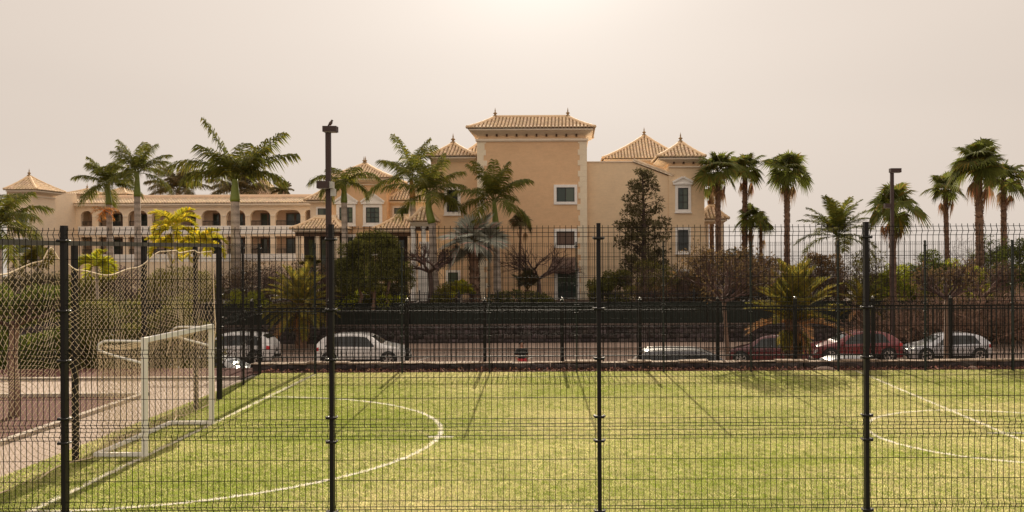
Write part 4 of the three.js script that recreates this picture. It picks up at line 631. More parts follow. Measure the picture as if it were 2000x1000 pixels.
function trunkGeo(base, top, r0, r1, bulge, r, kind, lean = 0) {
  const g = new GB(), n = Math.max(8, Math.round((top.y - base.y) / (kind === 'ring' ? 0.16 : 0.11))), pts = [], rad = [], H2 = top.y - base.y;
  for (let k = 0; k <= n; k++) {
    const q = k / n, b = Math.sin(q * Math.PI); pts.push(V(lerp(base.x, top.x, q) + lean * b, base.y + H2 * q, lerp(base.z, top.z, q)));
    rad.push(lerp(r0, r1, Math.pow(q, 0.8)) * (1 + bulge * Math.exp(-Math.pow((q - 0.3) / 0.25, 2)) + (q < 0.06 ? (0.06 - q) * 5 : 0)) * (kind === 'ring' ? (k % 3 ? 1 : 1.05) : r.in(0.93, 1.08)));
  }
  const sides = 10; let prev = null;
  for (let k = 0; k <= n; k++) { const ring = [], s = (kind === 'ring' ? (k % 3 ? 1 : 0.62) : r.in(0.6, 1.15)); for (let e = 0; e < sides; e++) { const a = e / sides * 6.2832, rr = rad[k] * (kind === 'ring' ? 1 : r.in(0.9, 1.12)), sh = s * r.in(0.85, 1.12); g.c = [sh, sh * 0.98, sh * 0.95]; ring.push(g.v(pts[k].x + Math.cos(a) * rr, pts[k].y, pts[k].z + Math.sin(a) * rr)); } if (prev) for (let e = 0; e < sides; e++) { const m = (e + 1) % sides; g.quad(prev[e], ring[e], ring[m], prev[m]); } prev = ring; }
  if (kind === 'boots') for (let k = 2; k < n; k++) for (let e = 0; e < 5; e++) {   // stubs of old leaf stalks
    const a = r() * 6.2832, rr = rad[k] * 0.95, o = V(pts[k].x + Math.cos(a) * rr, pts[k].y, pts[k].z + Math.sin(a) * rr), out = V(Math.cos(a), 0, Math.sin(a)), sd = V(-Math.sin(a), 0, Math.cos(a)), l = r.in(0.06, 0.13) * (r0 / 0.22), w = 0.045 * (r0 / 0.22), s = r.in(0.6, 1.5);
    g.c = [s, s * 0.92, s * 0.85]; g.face(o.clone().addScaledVector(sd, w), o.clone().addScaledVector(sd, -w), o.clone().addScaledVector(out, l).add(V(0, l * 0.9, 0)));
    g.face(o.clone().addScaledVector(sd, w).add(V(0, 0.05, 0)), o.clone().addScaledVector(out, l).add(V(0, l * 0.9, 0)), o.clone().addScaledVector(sd, -w).add(V(0, 0.05, 0)));
  }
  return [g, pts, rad];
}
function royalPalm(name, label, o) {                                   // pixels: crown base (x,y), top of trunk proper ys, ground x; Z depth
  const r = rng(o.seed), Z = o.Z, b = V(PX(o.gx, 560, Z), groundY(Z), -Z), c = V(PX(o.x, o.y, Z), PY(o.x, o.y, Z), -Z), m = V(PX(o.sx ?? o.x, o.ys, Z), PY(o.x, o.ys, Z), -Z), k = Z / F;
  const t = thing(name, label, 'palm tree', [b.x, b.y, b.z], o.group);
  const [tg] = trunkGeo(b, m, o.tr * k * 1.12, o.tr * k * 0.92, 0.12, r, 'ring', o.lean ?? 0); put('trunk', tg, o.trunk ?? M.trunkGrey, t, 1.2);
  if (o.y < o.ys) { const s = new GB(), hgt = c.y - m.y, pts = [], rad = []; for (let q = 0; q <= 8; q++) { pts.push(m.clone().lerp(c, q / 8).add(V((o.bow || 0) * Math.sin(q / 8 * Math.PI), 0, 0))); rad.push(o.tr * k * lerp(0.98, 0.55, Math.pow(q / 8, 1.6)) * (1 + 0.1 * Math.exp(-Math.pow((q / 8 - 0.15) / 0.2, 2)))); } s.tube(pts, rad, 12); put('crownshaft', s, o.shaft ?? M.shaft, t, 1); }
  const crown = c.clone(), spec = { droop: 1.7, pairs: 64, leaf: 1.08, width: 0.075, plume: 0.8, leafDroop: 0.75, yellow: 0.24, ...o.spec };
  const L = o.R * k, list = o.fronds ?? Array.from({ length: o.n ?? 15 }, (_, q) => [q * 2.399 + r.in(-0.2, 0.2), [1.42, 1.22, 1.02, 0.8, 0.55, 0.3, 0.0][Math.min(6, Math.floor(q / (o.n ?? 15) * 7))] + r.in(-0.1, 0.1), 1]);
  spec.leaf *= L / 3.6; spec.width *= Math.max(0.8, L / 3.6);
  for (const [az, el, s, droop] of list) put('frond', frondGeo(crown.clone().add(V(Math.cos(az) * 0.05, 0, Math.sin(az) * 0.05)), az, el, L * (s ?? 1) * r.in(0.93, 1.05), r, droop ? { ...spec, droop } : spec), o.mat ?? M.royal, t);
  return t;
}
// fronds given as [azimuth (0 = right, PI = left, PI/2 = away... +z towards the eye), elevation, length]
const P = Math.PI;
royalPalm('royal_palm', 'largest royal palm with a green crownshaft, left of the tall lamp mast', { seed: 101, Z: 56, x: 459, y: 350, ys: 394, gx: 462, tr: 8.8, R: 138, fronds: [[P - 0.1, 0.78, 1.0, 1.5], [P + 0.2, 0.55, 0.85, 1.3], [P - 0.35, 1.28, 1.0, 0.5], [P + 0.3, 1.02, 0.85, 0.9], [0.15, 0.98, 1.05, 0.7], [-0.2, 0.76, 0.95, 0.85], [0.1, 0.5, 0.72, 1.2], [-0.6, 1.15, 0.7, 1.0], [1.6, 1.0, 0.65, 1.3], [-1.6, 1.2, 0.75, 1.0], [P + 0.7, 0.8, 0.65, 1.6], [0.8, 0.9, 0.7, 1.4]] });
royalPalm('royal_palm', 'royal palm with a pale grey trunk, second from the left among the tall palms', { seed: 102, Z: 70, x: 268, y: 338, ys: 384, gx: 271, tr: 6.2, R: 72, n: 15, spec: { droop: 1.15 } });
royalPalm('royal_palm', 'royal palm leaning left with a dry orange cluster under its crownshaft', { seed: 103, Z: 71.5, x: 210, y: 362, ys: 400, sx: 213, gx: 217, tr: 5.6, R: 68, n: 16, spec: { droop: 1.4 } });
royalPalm('royal_palm', 'royal palm cut by the left edge of the picture', { seed: 104, Z: 46, x: -6, y: 446, ys: 486, gx: -2, tr: 9, R: 106, n: 16, spec: { droop: 1.7 } });
royalPalm('royal_palm', 'slender royal palm with few fronds just right of the lamp mast', { seed: 105, Z: 59, x: 672, y: 358, ys: 396, gx: 676, tr: 6, R: 74, spec: { droop: 1.9 }, fronds: [[P, 0.75, 1], [P - 0.4, 0.3, 0.8], [0.1, 0.85, 1], [-0.4, 0.25, 0.8], [P + 0.7, 1.2, 0.9], [0.8, 1.1, 0.9], [1.5, 0.5, 0.7], [-1.5, 0.8, 0.8], [2.4, -0.1, 0.7]] });
royalPalm('royal_palm', 'tall royal palm with a yellow crownshaft behind the entrance porch', { seed: 106, Z: 64, x: 803, y: 350, ys: 388, sx: 806, gx: 812, tr: 5.8, R: 90, n: 11, shaft: M.shaftOrange, spec: { droop: 1.25 } });
royalPalm('royal_palm', 'royal palm with a curved green crownshaft in front of the entrance porch', { seed: 107, Z: 59, x: 838, y: 378, ys: 436, sx: 844, gx: 849, tr: 7.4, R: 88, n: 14, bow: -0.12, spec: { droop: 1.15 } });
royalPalm('royal_palm', 'royal palm with a dense low crown in front of the tall block', { seed: 108, Z: 57.5, x: 965, y: 392, ys: 448, sx: 969, gx: 972, tr: 6.4, R: 88, n: 15, spec: { droop: 1.15 } });
royalPalm('feather_palm', 'blue-green feather palm low above the fence on the right', { seed: 109, Z: 60, x: 1636, y: 462, ys: 480, gx: 1638, tr: 5.2, R: 84, n: 22, shaft: M.trunkGrey, spec: { droop: 1.1, leaf: 0.9, leafDroop: 0.3, plume: 0.6 } });
for (const [x, y, w, s, l] of [[348, 372, 62, 111, 'dark bushy palm behind the arcade roof, left of the large royal palm'], [470, 374, 66, 112, 'dark bushy palm behind the arcade roof, directly behind the large royal palm'], [551, 372, 22, 113, 'tiny palm top showing above the arcade roof']]) royalPalm('far_palm', l, { seed: s, Z: 103, x, y, ys: y, gx: x, tr: 5, R: w, n: 20, mat: M.dusk, spec: { droop: 1.2, leaf: 1.1, width: 0.09 } });
// dry cluster on the leaning palm
{ const Z = 71, t = thing('dry_palm_cluster', 'dry orange flower cluster hanging on the leaning royal palm', 'palm cluster', [PX(207, 412, Z), PY(207, 412, Z), -Z + 0.25]), r = rng(131), o = t.position; for (let k = 0; k < 9; k++) put('stalk', frondGeo(o.clone(), k * 2.4, r.in(-0.4, 0.9), 1.1, r, { droop: 1.6, pairs: 16, leaf: 0.35, width: 0.05, plume: 1.5, rach: [2, 1.6, 1] }), M.deadOrange ??= leaf(0.5, 0.24, 0.08, 0.3), t); }
function clumpPalm(label, o) {                                        // several short golden stems from one clump
  const r = rng(o.seed), Z = o.Z, t = thing(o.name ?? 'golden_palm', label, 'palm tree', [PX(o.x, 560, Z), groundY(Z), -Z]), k = Z / F, b = t.position;
  for (const [x, y, R, n] of o.heads) {
    const c = V(PX(x, y, Z), PY(x, y, Z), -Z + r.in(-0.5, 0.5)), g = new GB(), pts = []; for (let q = 0; q <= 8; q++) pts.push(b.clone().lerp(c, q / 8).add(V(0, Math.sin(q / 8 * P) * 0.15, 0))); g.c = [1, 1, 1]; g.tube(pts, 0.09, 7); put('stem', g, M.trunkGrey, t, 1);
    for (let q = 0; q < n; q++) put('frond', frondGeo(c, q * 2.399 + r(), lerp(1.4, 0.0, q / n) + r.in(-0.1, 0.1), R * k * r.in(0.85, 1.1), r, { droop: 2.4, pairs: 52, leaf: 0.5, width: 0.07, vee: 0.7, plume: 0.3, leafDroop: 0.1, yellow: 0.35, ...o.spec }), o.mat ?? M.gold, t);
  }
}
clumpPalm('bright golden palm with drooping yellow fronds in front of the arcade, left', { seed: 141, Z: 55, x: 350, heads: [[343, 446, 62, 12], [400, 478, 56, 12], [322, 486, 44, 9]] });
clumpPalm('smaller yellow-green palm behind the net, left of the golden palm', { seed: 142, Z: 53, x: 195, heads: [[190, 520, 44, 11]], mat: M.lime });
clumpPalm('small green palm beside the window at the far left', { seed: 143, Z: 60, x: 85, heads: [[82, 500, 36, 10], [60, 518, 30, 8]], mat: M.date, name: 'small_palm' });
// ---- fan palms
function fanGeo(o, az, el, pet, R, r, p) {
  const g = new GB(), d = V(Math.cos(el) * Math.cos(az), Math.sin(el), Math.cos(el) * Math.sin(az)), e2 = el - (p.bend ?? 0.7) * (1.15 - 0.6 * clamp(el / 1.4)), d2 = V(Math.cos(e2) * Math.cos(az), Math.sin(e2), Math.cos(e2) * Math.sin(az));
  const a = o.clone().addScaledVector(d, pet * 0.55), c = a.clone().addScaledVector(d2, pet * 0.45); g.c = [1.0, 0.8, 0.5]; g.tube([o, a, c], [0.03, 0.022, 0.014], 4, false);
  const e3 = e2 - (p.tilt ?? lerp(0.7, 0.05, clamp((el + 0.2) / 1.2))), D = V(Math.cos(e3) * Math.cos(az), Math.sin(e3), Math.cos(e3) * Math.sin(az)), S = V(-Math.sin(az), 0, Math.cos(az)), N = S.clone().cross(D).normalize(), n = p.n ?? 26, span = p.span ?? 2.0;
  const rc = r.in(-0.55, 0.55); S.multiplyScalar(Math.cos(rc)).addScaledVector(N, Math.sin(rc));
  const pos = (f, q, lift) => { const ph = (f - 0.5) * 2 * span; return c.clone().addScaledVector(D, Math.cos(ph) * q).addScaledVector(S, Math.sin(ph) * q).addScaledVector(N, lift + 0.22 * q * Math.abs(f - 0.5) * 2).add(V(0, -(p.sag ?? 0.18) * q * q / R, 0)); };
  for (let k = 0; k < n; k++) {
    const f0 = k / n, f1 = (k + 1) / n, fm = (k + 0.5) / n, len = R * (0.72 + 0.28 * Math.cos((fm - 0.5) * 2.4)) * r.in(0.88, 1.08), s = r.in(0.7, 1.35); g.c = [s * (r() < 0.12 ? 1.6 : 1), s, s * 0.9];
    const q = len * 0.56, A = g.vv(c), B = g.vv(pos(f0, q, 0)), C = g.vv(pos(fm, q, 0.05 * R)), E = g.vv(pos(f1, q, 0)), T = g.vv(pos(fm + r.in(-0.008, 0.008), len, 0).add(V(0, -(p.tipDroop ?? 0.22) * R * r.in(0.4, 1.5), 0)));
    g.tri(A, B, C); g.tri(A, C, E); g.tri(B, T, C); g.tri(C, T, E);
  }
  return g;
}
function fanPalm(label, o) {
  const r = rng(o.seed), Z = o.Z, k = Z / F, b = V(PX(o.gx, 520, Z), groundY(Z), -Z), c = V(PX(o.x, o.y, Z), PY(o.x, o.y, Z), -Z), t = thing(o.name ?? 'fan_palm', label, 'palm tree', [b.x, b.y, b.z]);
  const [tg] = trunkGeo(b, c, o.tr * k, o.tr * k * (o.taper ?? 0.85), 0, r, o.trunkKind ?? 'boots', o.lean ?? 0); put('trunk', tg, o.trunk ?? M.trunkBrown, t, 1);
  const R = o.R * k, n = Math.round((o.n ?? 30) * 0.72), lo = o.low ?? -0.2;
  for (let q = 0; q < n; q++) { const f = q / n, el = lerp(1.5, lo, Math.pow(f, 1.15)) + r.in(-0.12, 0.12); put('fan_leaf', fanGeo(c.clone().add(V(0, r.in(-0.12, 0.12), 0)), q * 2.399 + r.in(-0.25, 0.25), el, R * (q < 5 ? 0.42 : 0.5) * r.in(0.5, 1.15), R * 0.56 * r.in(0.85, 1.1), r, { bend: 0.3, ...o.spec }), o.mat ?? M.fan, t); }
  for (let q = 0; q < Math.ceil((o.dead ?? 7) * 0.6); q++) put('dead_leaf', fanGeo(c.clone().add(V(0, -0.2 - r() * 0.25, 0)), q * 2.1 + r(), -0.5 + r.in(-0.3, 0.25), R * r.in(0.3, 0.5), R * r.in(0.25, 0.45), r, { bend: 0.75, sag: 0.4, tipDroop: 0.5, n: 14, span: 1.0 }), M.dead, t);
  return t;
}
fanPalm('tall fan palm nearest the right end of the hotel', { seed: 151, Z: 62, x: 1402, y: 336, gx: 1403, tr: 6.0, R: 58, n: 34 });
fanPalm('tall fan palm second from the hotel, close beside the first', { seed: 152, Z: 66, x: 1455, y: 335, gx: 1454, tr: 5.8, R: 50, n: 30 });
fanPalm('tall fan palm third from the hotel, standing alone against the sky', { seed: 153, Z: 64, x: 1537, y: 338, gx: 1537, tr: 6.2, R: 57, n: 32 });
fanPalm('lower fan palm crown tucked behind the palm nearest the hotel', { seed: 154, Z: 70, x: 1389, y: 370, gx: 1391, tr: 5, R: 38, n: 22 });
fanPalm('short green fan palm between the second and third tall palms', { seed: 155, Z: 66, x: 1466, y: 430, gx: 1467, tr: 4.2, R: 46, n: 24, dead: 2, spec: { sag: 0.3 } });
fanPalm('short pale fan palm right beside the short green one', { seed: 156, Z: 67, x: 1486, y: 442, gx: 1486, tr: 4.0, R: 36, n: 18, dead: 2, spec: { sag: 0.35 } });
fanPalm('fan palm with brown dead leaves directly behind the right lamp mast', { seed: 157, Z: 55, x: 1743, y: 408, gx: 1744, tr: 7.2, R: 72, n: 28, dead: 12, low: -0.35 });
fanPalm('slim fan palm right of the right lamp mast', { seed: 158, Z: 68, x: 1846, y: 372, gx: 1852, tr: 5.2, R: 46, n: 28 });
fanPalm('tallest fan palm of the right-hand group with a thick trunk', { seed: 159, Z: 60, x: 1911, y: 328, gx: 1915, tr: 8.2, R: 70, n: 40, dead: 9 });
fanPalm('fan palm at the right edge just behind the tallest one', { seed: 160, Z: 64, x: 1960, y: 352, gx: 1961, tr: 6.2, R: 52, n: 30 });
fanPalm('silver-grey fan palm with a stubby trunk in front of the tall block', { seed: 161, Z: 56, x: 925, y: 480, gx: 928, tr: 10.5, R: 74, n: 34, dead: 0, low: -0.25, mat: M.silver, name: 'silver_palm', spec: { n: 34, sag: 0.06, tipDroop: 0.04, bend: 0.3, span: 2.2 } });
fanPalm('small dark fan palm against the ochre wall', { seed: 162, Z: 60, x: 1017, y: 436, gx: 1013, tr: 2.6, R: 33, n: 20, dead: 2, mat: M.dusk });
fanPalm('low clump of dark green fan leaves by the hotel door', { seed: 163, Z: 58, x: 1030, y: 566, gx: 1030, tr: 6, R: 50, n: 16, dead: 0, low: 0.7, mat: M.dusk, name: 'fan_palm_clump', spec: { sag: 0.03, tipDroop: 0.02, bend: 0.1, tilt: 0.05 } });
// ---- date palms
function datePalm(label, o) {
  const r = rng(o.seed), Z = o.Z, k = Z / F, b = V(PX(o.x, 640, Z), groundY(Z), -Z), c = V(PX(o.x, o.y, Z), PY(o.x, o.y, Z), -Z), t = thing('date_palm', label, 'palm tree', [b.x, b.y, b.z]);
  const [tg] = trunkGeo(b, c, o.tr * k, o.tr * k, 0, r, 'boots'); put('trunk', tg, M.trunkBrown, t, 1);
  for (let q = 0; q < o.n; q++) { const f = q / o.n, el = lerp(1.5, o.low ?? -0.9, Math.pow(f, o.bias ?? 1.1)) + r.in(-0.1, 0.1), old = f > 0.9; put(old ? 'dry_frond' : 'frond', frondGeo(c.clone().add(V(0, -f * 0.35, 0)), q * 2.399 + r.in(-0.2, 0.2), el, o.R * k * r.in(0.85, 1.1), r, { droop: o.droop ?? 0.9, pairs: 50, leaf: 0.42 * o.R * k / 2.2, width: 0.06, plume: 0.5, vee: 0.45, leafDroop: 0.05, fwd: 1.3, yellow: 0.3, bare: 0.1, rach: [2.4, 1.7, 0.9] }), old ? M.dead : M.date, t); }
  for (let q = 0; q < (o.skirt ?? 0); q++) put('dry_frond', frondGeo(c.clone().add(V(0, -0.5, 0)), q * 2.399, -0.55 + r.in(-0.4, 0.3), o.R * k * r.in(0.4, 0.6), r, { droop: 1.1, pairs: 30, leaf: 0.3, width: 0.05, plume: 0.6, vee: 0.3, yellow: 0.4, rach: [2.4, 1.5, 0.8] }), q % 3 ? M.date : M.dead, t);
}
datePalm('large yellow-green date palm between the two red cars', { seed: 171, Z: 33.5, x: 1549, y: 612, tr: 15, R: 106, n: 56, low: 0.05, droop: 0.7, bias: 1.6, skirt: 18 });
datePalm('date palm on the far pavement left of the white car', { seed: 172, Z: 51, x: 588, y: 592, tr: 11, R: 84, n: 50, low: -0.5, skirt: 10 });
datePalm('yellowish date palm half hidden behind the near post on the right', { seed: 173, Z: 52, x: 1682, y: 596, tr: 8, R: 52, n: 24, low: -0.1 });
// ================================================================== TREES, SHRUBS, TWIGS
function leafCloud(blobs, count, size, r, o = {}) {
  const g = new GB(), vol = blobs.map((b) => b[3] * b[4] * (b[5] ?? b[3])), tot = vol.reduce((a, b) => a + b, 0), n = V(0, 0, 0), u = V(0, 0, 0), w = V(0, 0, 0);
  blobs.forEach((b, k) => {
    const m = Math.round(count * vol[k] / tot), tone = r.in(0.8, 1.2);
    for (let q = 0; q < m; q++) {
      n.set(r() - 0.5, r() - 0.5, r() - 0.5).normalize(); const d = Math.pow(r(), o.fill ?? 0.28) * r.in(0.85, 1.08), c = V(b[0] + n.x * b[3] * d, b[1] + n.y * b[4] * d, b[2] + n.z * (b[5] ?? b[3]) * d);
      u.set(r() - 0.5, r() - 0.5 - (o.hang ?? 0), r() - 0.5).addScaledVector(n, o.out ?? 0.5).normalize(); w.set(r() - 0.5, r() - 0.5, r() - 0.5).cross(u).normalize();
      const s = size * r.in(0.6, 1.35), ws = s * (o.aspect ?? 0.45), t2 = tone * r.in(0.6, 1.4), y = r() < (o.yellow ?? 0.06) ? 1.6 : 1; g.c = [t2 * y, t2 * (y > 1 ? 1.35 : 1), t2 * 0.9];
      const A = g.vv(c), B = g.vv(c.clone().addScaledVector(u, s * 0.5).addScaledVector(w, ws * 0.5)), T = g.vv(c.clone().addScaledVector(u, s)), D = g.vv(c.clone().addScaledVector(u, s * 0.5).addScaledVector(w, -ws * 0.5)); g.tri(A, B, T); g.tri(A, T, D);
    }
  });
  return g;
}
function twigs(g, o, dir, len, rad, depth, r, p) {
  const mid = o.clone().addScaledVector(dir, len * 0.5).add(V(r.in(-1, 1), r.in(-0.6, 0.6), r.in(-1, 1)).multiplyScalar(len * (p.crook ?? 0.12))), end = o.clone().addScaledVector(dir, len).add(V(0, -len * (p.sag ?? 0), 0)), s = r.in(0.7, 1.5);
  g.c = [s, s * r.in(0.88, 1), s * r.in(0.85, 1)]; g.tube([o, mid, end], [rad, rad * 0.85, rad * 0.66], depth > 1 ? 5 : 3, false);
  p.ends && depth <= 1 && p.ends.push(end);
  if (depth <= 0) return;
  const n = p.kids ?? 3; for (let k = 0; k < n; k++) { const d = dir.clone().add(V(r.in(-1, 1), r.in(-0.7, 0.9) + (p.up ?? 0), r.in(-1, 1)).multiplyScalar(p.spread ?? 0.85)).normalize(), a = k === 0 ? 1 : r.in(0.45, 1); twigs(g, o.clone().lerp(end, a), d, len * r.in(0.58, 0.82), Math.max(0.006, rad * 0.62), depth - 1, r, p); }
}
function bareTree(label, o) {
  const r = rng(o.seed), Z = o.Z, k = Z / F, b = V(PX(o.x, o.yb, Z), o.base ?? groundY(Z), -Z), y1 = PY(o.x, o.yf, Z), t = thing('bare_tree', label, 'tree', [b.x, b.y, b.z]), g = new GB(), top = V(PX(o.xf ?? o.x, o.yf, Z), y1, -Z), ends = [];
  g.c = [1, 1, 1]; g.tube([b, b.clone().lerp(top, 0.5).add(V(0.06, 0, 0)), top], [o.tr * k, o.tr * k * 0.85, o.tr * k * 0.75], 8, false); put('trunk', g, o.bark ?? M.twig, t, 1);
  const br = new GB(); for (let q = 0; q < (o.limbs ?? 6); q++) { const a = q * 2.4 + r(), e = r.in(0.25, 0.9); twigs(br, top.clone(), V(Math.cos(a) * Math.cos(e), Math.sin(e), Math.sin(a) * Math.cos(e)), o.len * k, o.tr * k * 0.5, o.depth ?? 4, r, { spread: 0.8, up: 0.05, kids: 3, ends, ...o.p }); } put('branches', br, M.twig, t);
  if (o.leaves) put('leaves', leafCloud(ends.filter((_, q) => q % 3 === 0).map((e) => [e.x, e.y, e.z, 0.22, 0.14, 0.22]), o.leaves, o.leafSize ?? 0.14, r), o.mat ?? M.bush, t);
}
bareTree('bare leafless tree in front of the ochre wall beside the door', { seed: 201, Z: 58.5, x: 1052, yb: 585, yf: 545, tr: 5, len: 36, limbs: 7 });
bareTree('bare twisted tree in front of the entrance porch', { seed: 202, Z: 55.5, x: 840, yb: 585, yf: 532, tr: 6, len: 26, limbs: 7 });
bareTree('thin-leaved tree with a pale straight trunk beside the dark van', { seed: 203, Z: 32, x: 1421, xf: 1414, yb: 705, yf: 590, tr: 5, len: 50, limbs: 9, depth: 4, bark: M.woodV ??= std(0.34, 0.22, 0.16, 0.9, { vertexColors: true, map: barkMap }), leaves: 1500, leafSize: 0.12, mat: M.rust, p: { spread: 0.9, up: 0.25 } });
bareTree('bare tree with a pale leaning trunk in front of the silver car', { seed: 204, Z: 31, x: 1841, xf: 1850, yb: 705, yf: 585, tr: 6.5, len: 30, limbs: 8, depth: 4, bark: M.woodV, leaves: 700, mat: M.rust, p: { up: 0.2 } });
bareTree('bare tree with two pale stems behind the silver car', { seed: 205, Z: 51.5, x: 1918, xf: 1920, yb: 690, yf: 580, tr: 5, len: 32, limbs: 9, depth: 4, bark: M.woodV, leaves: 500, mat: M.rust, p: { up: 0.2 } });
{ // clipped tree whose trunk stands in the mulch, left
  const Z = 20, r = rng(211), k = Z / F, b = V(PX(27, 800, Z), 0, -Z), t = thing('clipped_tree', 'clipped broad-leaved tree with a pale trunk standing in the red mulch at the far left', 'tree', [b.x, 0, b.z]), yc = PY(30, 640, Z), g = new GB();
  g.c = [1, 1, 1]; const pts = []; for (let q = 0; q <= 8; q++) pts.push(V(b.x + 0.03 * Math.sin(q), lerp(0, yc + 0.15, q / 8), b.z)); g.tube(pts, pts.map((_, q) => lerp(10.5, 8.5, q / 8) * k * (1 + 0.05 * Math.sin(q * 3))), 10); put('trunk', g, M.woodV, t, 0.8);
  const br = new GB(); for (let q = 0; q < 9; q++) { const a = q * 2.4; twigs(br, V(b.x, yc, b.z), V(Math.cos(a), 0.45, Math.sin(a)).normalize(), 0.5, 0.035, 3, r, { spread: 0.7 }); } put('branches', br, M.twig, t);
  const bl = []; for (let q = 0; q < 26; q++) { const a = r() * 6.28, d = Math.sqrt(r()) * 1.05; bl.push([b.x + Math.cos(a) * d, yc + 0.5 + r.in(-0.22, 0.3) * (1 - d * 0.4), b.z + Math.sin(a) * d, 0.32, 0.28, 0.32]); }
  put('crown', leafCloud(bl, 9000, 0.075, r, { yellow: 0.12 }), M.limeDark ??= leaf(0.11, 0.135, 0.028, 0.4), t);
}
{ // round clipped ficus
  const Z = 53.9, r = rng(212), k = Z / F, t = thing('round_tree', 'large round clipped dark green tree right of the lamp mast', 'tree', [PX(728, 575, Z), 0.2, -Z]), cx = t.position.x, g = new GB();
  for (const [dx, dz] of [[-0.9, 0], [0.1, 0.3], [0.9, -0.1], [-0.3, -0.4]]) { g.c = [1, 1, 1]; g.tube([V(cx + dx, 0.15, -Z + dz), V(cx + dx * 0.8 + 0.08, 0.9, -Z + dz), V(cx + dx * 1.1, 1.9, -Z + dz)], [0.13, 0.1, 0.09], 7, false); } put('trunk', g, M.woodV, t, 1);
  const y = (p) => PY(728, p, Z), bl = []; for (let q = 0; q < 90; q++) { const a = r() * 6.28, h = r(), yy = lerp(y(560), y(464), h), rr = 2.2 * Math.sqrt(Math.max(0.02, 1 - Math.pow((h - 0.22) / 0.8, 2))) * Math.sqrt(r.in(0.3, 1)); bl.push([cx + Math.cos(a) * rr, yy, -Z + Math.sin(a) * rr * 0.9, 0.5, 0.42, 0.5]); }
  put('crown', leafCloud(bl, 42000, 0.13, r, { yellow: 0.05 }), M.bush, t);
}
{ // dark evergreen against the pale wall
  const Z = 59.5, r = rng(213), b = V(PX(1256, 580, Z), 0.2, -Z), t = thing('evergreen_tree', 'tall dark ragged evergreen tree in front of the blank pale wall', 'tree', [b.x, 0.2, b.z]), g = new GB(), y = (p) => PY(1256, p, Z), k = Z / F;
  g.c = [0.7, 0.7, 0.7]; g.tube([b, V(b.x + 0.1, y(450), b.z), V(b.x, y(345), b.z)], [0.22, 0.14, 0.03], 8, false); put('trunk', g, M.twig, t);
  const bl = [], br = new GB(); const W = [[334, 8], [350, 20], [372, 30], [395, 33], [415, 38], [440, 48], [465, 54], [490, 58], [510, 50], [530, 34]];
  for (let q = 0; q < 190; q++) { const f = Math.pow(r(), 0.75) * (W.length - 1), i = Math.min(W.length - 2, Math.floor(f)), yp = lerp(W[i][0], W[i + 1][0], f - i), w = lerp(W[i][1], W[i + 1][1], f - i) * k, a = r() * 6.28, d = Math.sqrt(r.in(0.02, 1.15)); const c = [b.x + Math.cos(a) * w * d + (yp < 400 ? (r() < 0.5 ? -7 : 6) * k * 0.8 : 0), y(yp), b.z + Math.sin(a) * w * d * 0.8]; const s = r.in(0.13, 0.3); bl.push([...c, s, s * 0.75, s]); br.c = [0.7, 0.7, 0.7]; br.tube([V(b.x, y(yp) - w * d * 0.35, b.z), V(...c)], [0.03, 0.008], 3, false); }
  put('branches', br, M.twig, t);
  put('crown', leafCloud(bl, 12500, 0.19, r, { aspect: 0.3, out: 0.9, fill: 0.4, yellow: 0.02 }), M.dusk, t);
}
function shrub(name, label, o) {
  const r = rng(o.seed), Z = o.Z, k = Z / F, base = o.base ?? groundY(Z), x0 = PX(o.x0, 560, Z), x1 = PX(o.x1, 560, Z), yt = PY((o.x0 + o.x1) / 2, o.y, Z), yb = o.yb ? PY((o.x0 + o.x1) / 2, o.yb, Z) : base, cx = (x0 + x1) / 2, w = (x1 - x0) / 2, t = thing(name, label, o.cat ?? 'shrub', [cx, base, -Z]), dz = o.dz ?? Math.min(1.2, w * 0.8);
  if (o.twig) { const g = new GB(), ends = []; for (let q = 0; q < o.twig; q++) { const a = q * 2.4, e = r.in(0.5, 1.35), h = (yt - base); twigs(g, V(cx + r.in(-0.75, 0.75) * w, Math.max(base, yb - 0.4 + r() * (yt - yb) * 0.35), -Z + r.in(-0.6, 0.6) * dz), V(Math.cos(a) * Math.cos(e), Math.sin(e), Math.sin(a) * Math.cos(e)), (yt - yb) * r.in(0.26, 0.42), o.thick ?? 0.022, o.depth ?? 3, r, { spread: 0.95, kids: 3, crook: 0.2, ends, ...o.p }); } put('branches', g, o.bark ?? M.twig, t); o.ends = ends; }
  const st = new GB(); for (let q = 0; q < 5; q++) { const a = lerp(-0.5, 0.5, q / 4) * w; st.c = [0.8, 0.8, 0.8]; st.tube([V(cx + a, base - 0.05, -Z), V(cx + a * 1.3, lerp(base, yt, 0.45), -Z + r.in(-0.3, 0.3))], [0.05, 0.025], 5, false); } put('stems', st, M.twig, t);
  if (o.leaves) { const bl = [], nb = Math.max(o.blobs ?? 18, Math.round(w * 2 * (yt - yb) * 5)); for (let q = 0; q < nb; q++) { const u = r.in(-1, 1), h = r(), hh = Math.sqrt(Math.max(0, 1 - u * u * 0.7)); const s = r.in(0.22, 0.46) * Math.min(1.2, Math.max(w, 0.6)); bl.push([cx + u * w * 0.88, lerp(yb + s * 0.5, yb + (yt - yb) * hh - s * 0.5, h), -Z + r.in(-1, 1) * dz * 0.8, s, s * 0.8, s]); } put('leaves', leafCloud(bl, o.leaves * 1.5, o.size ?? 0.13, r, o.lp), o.mat ?? M.bush, t); }
}
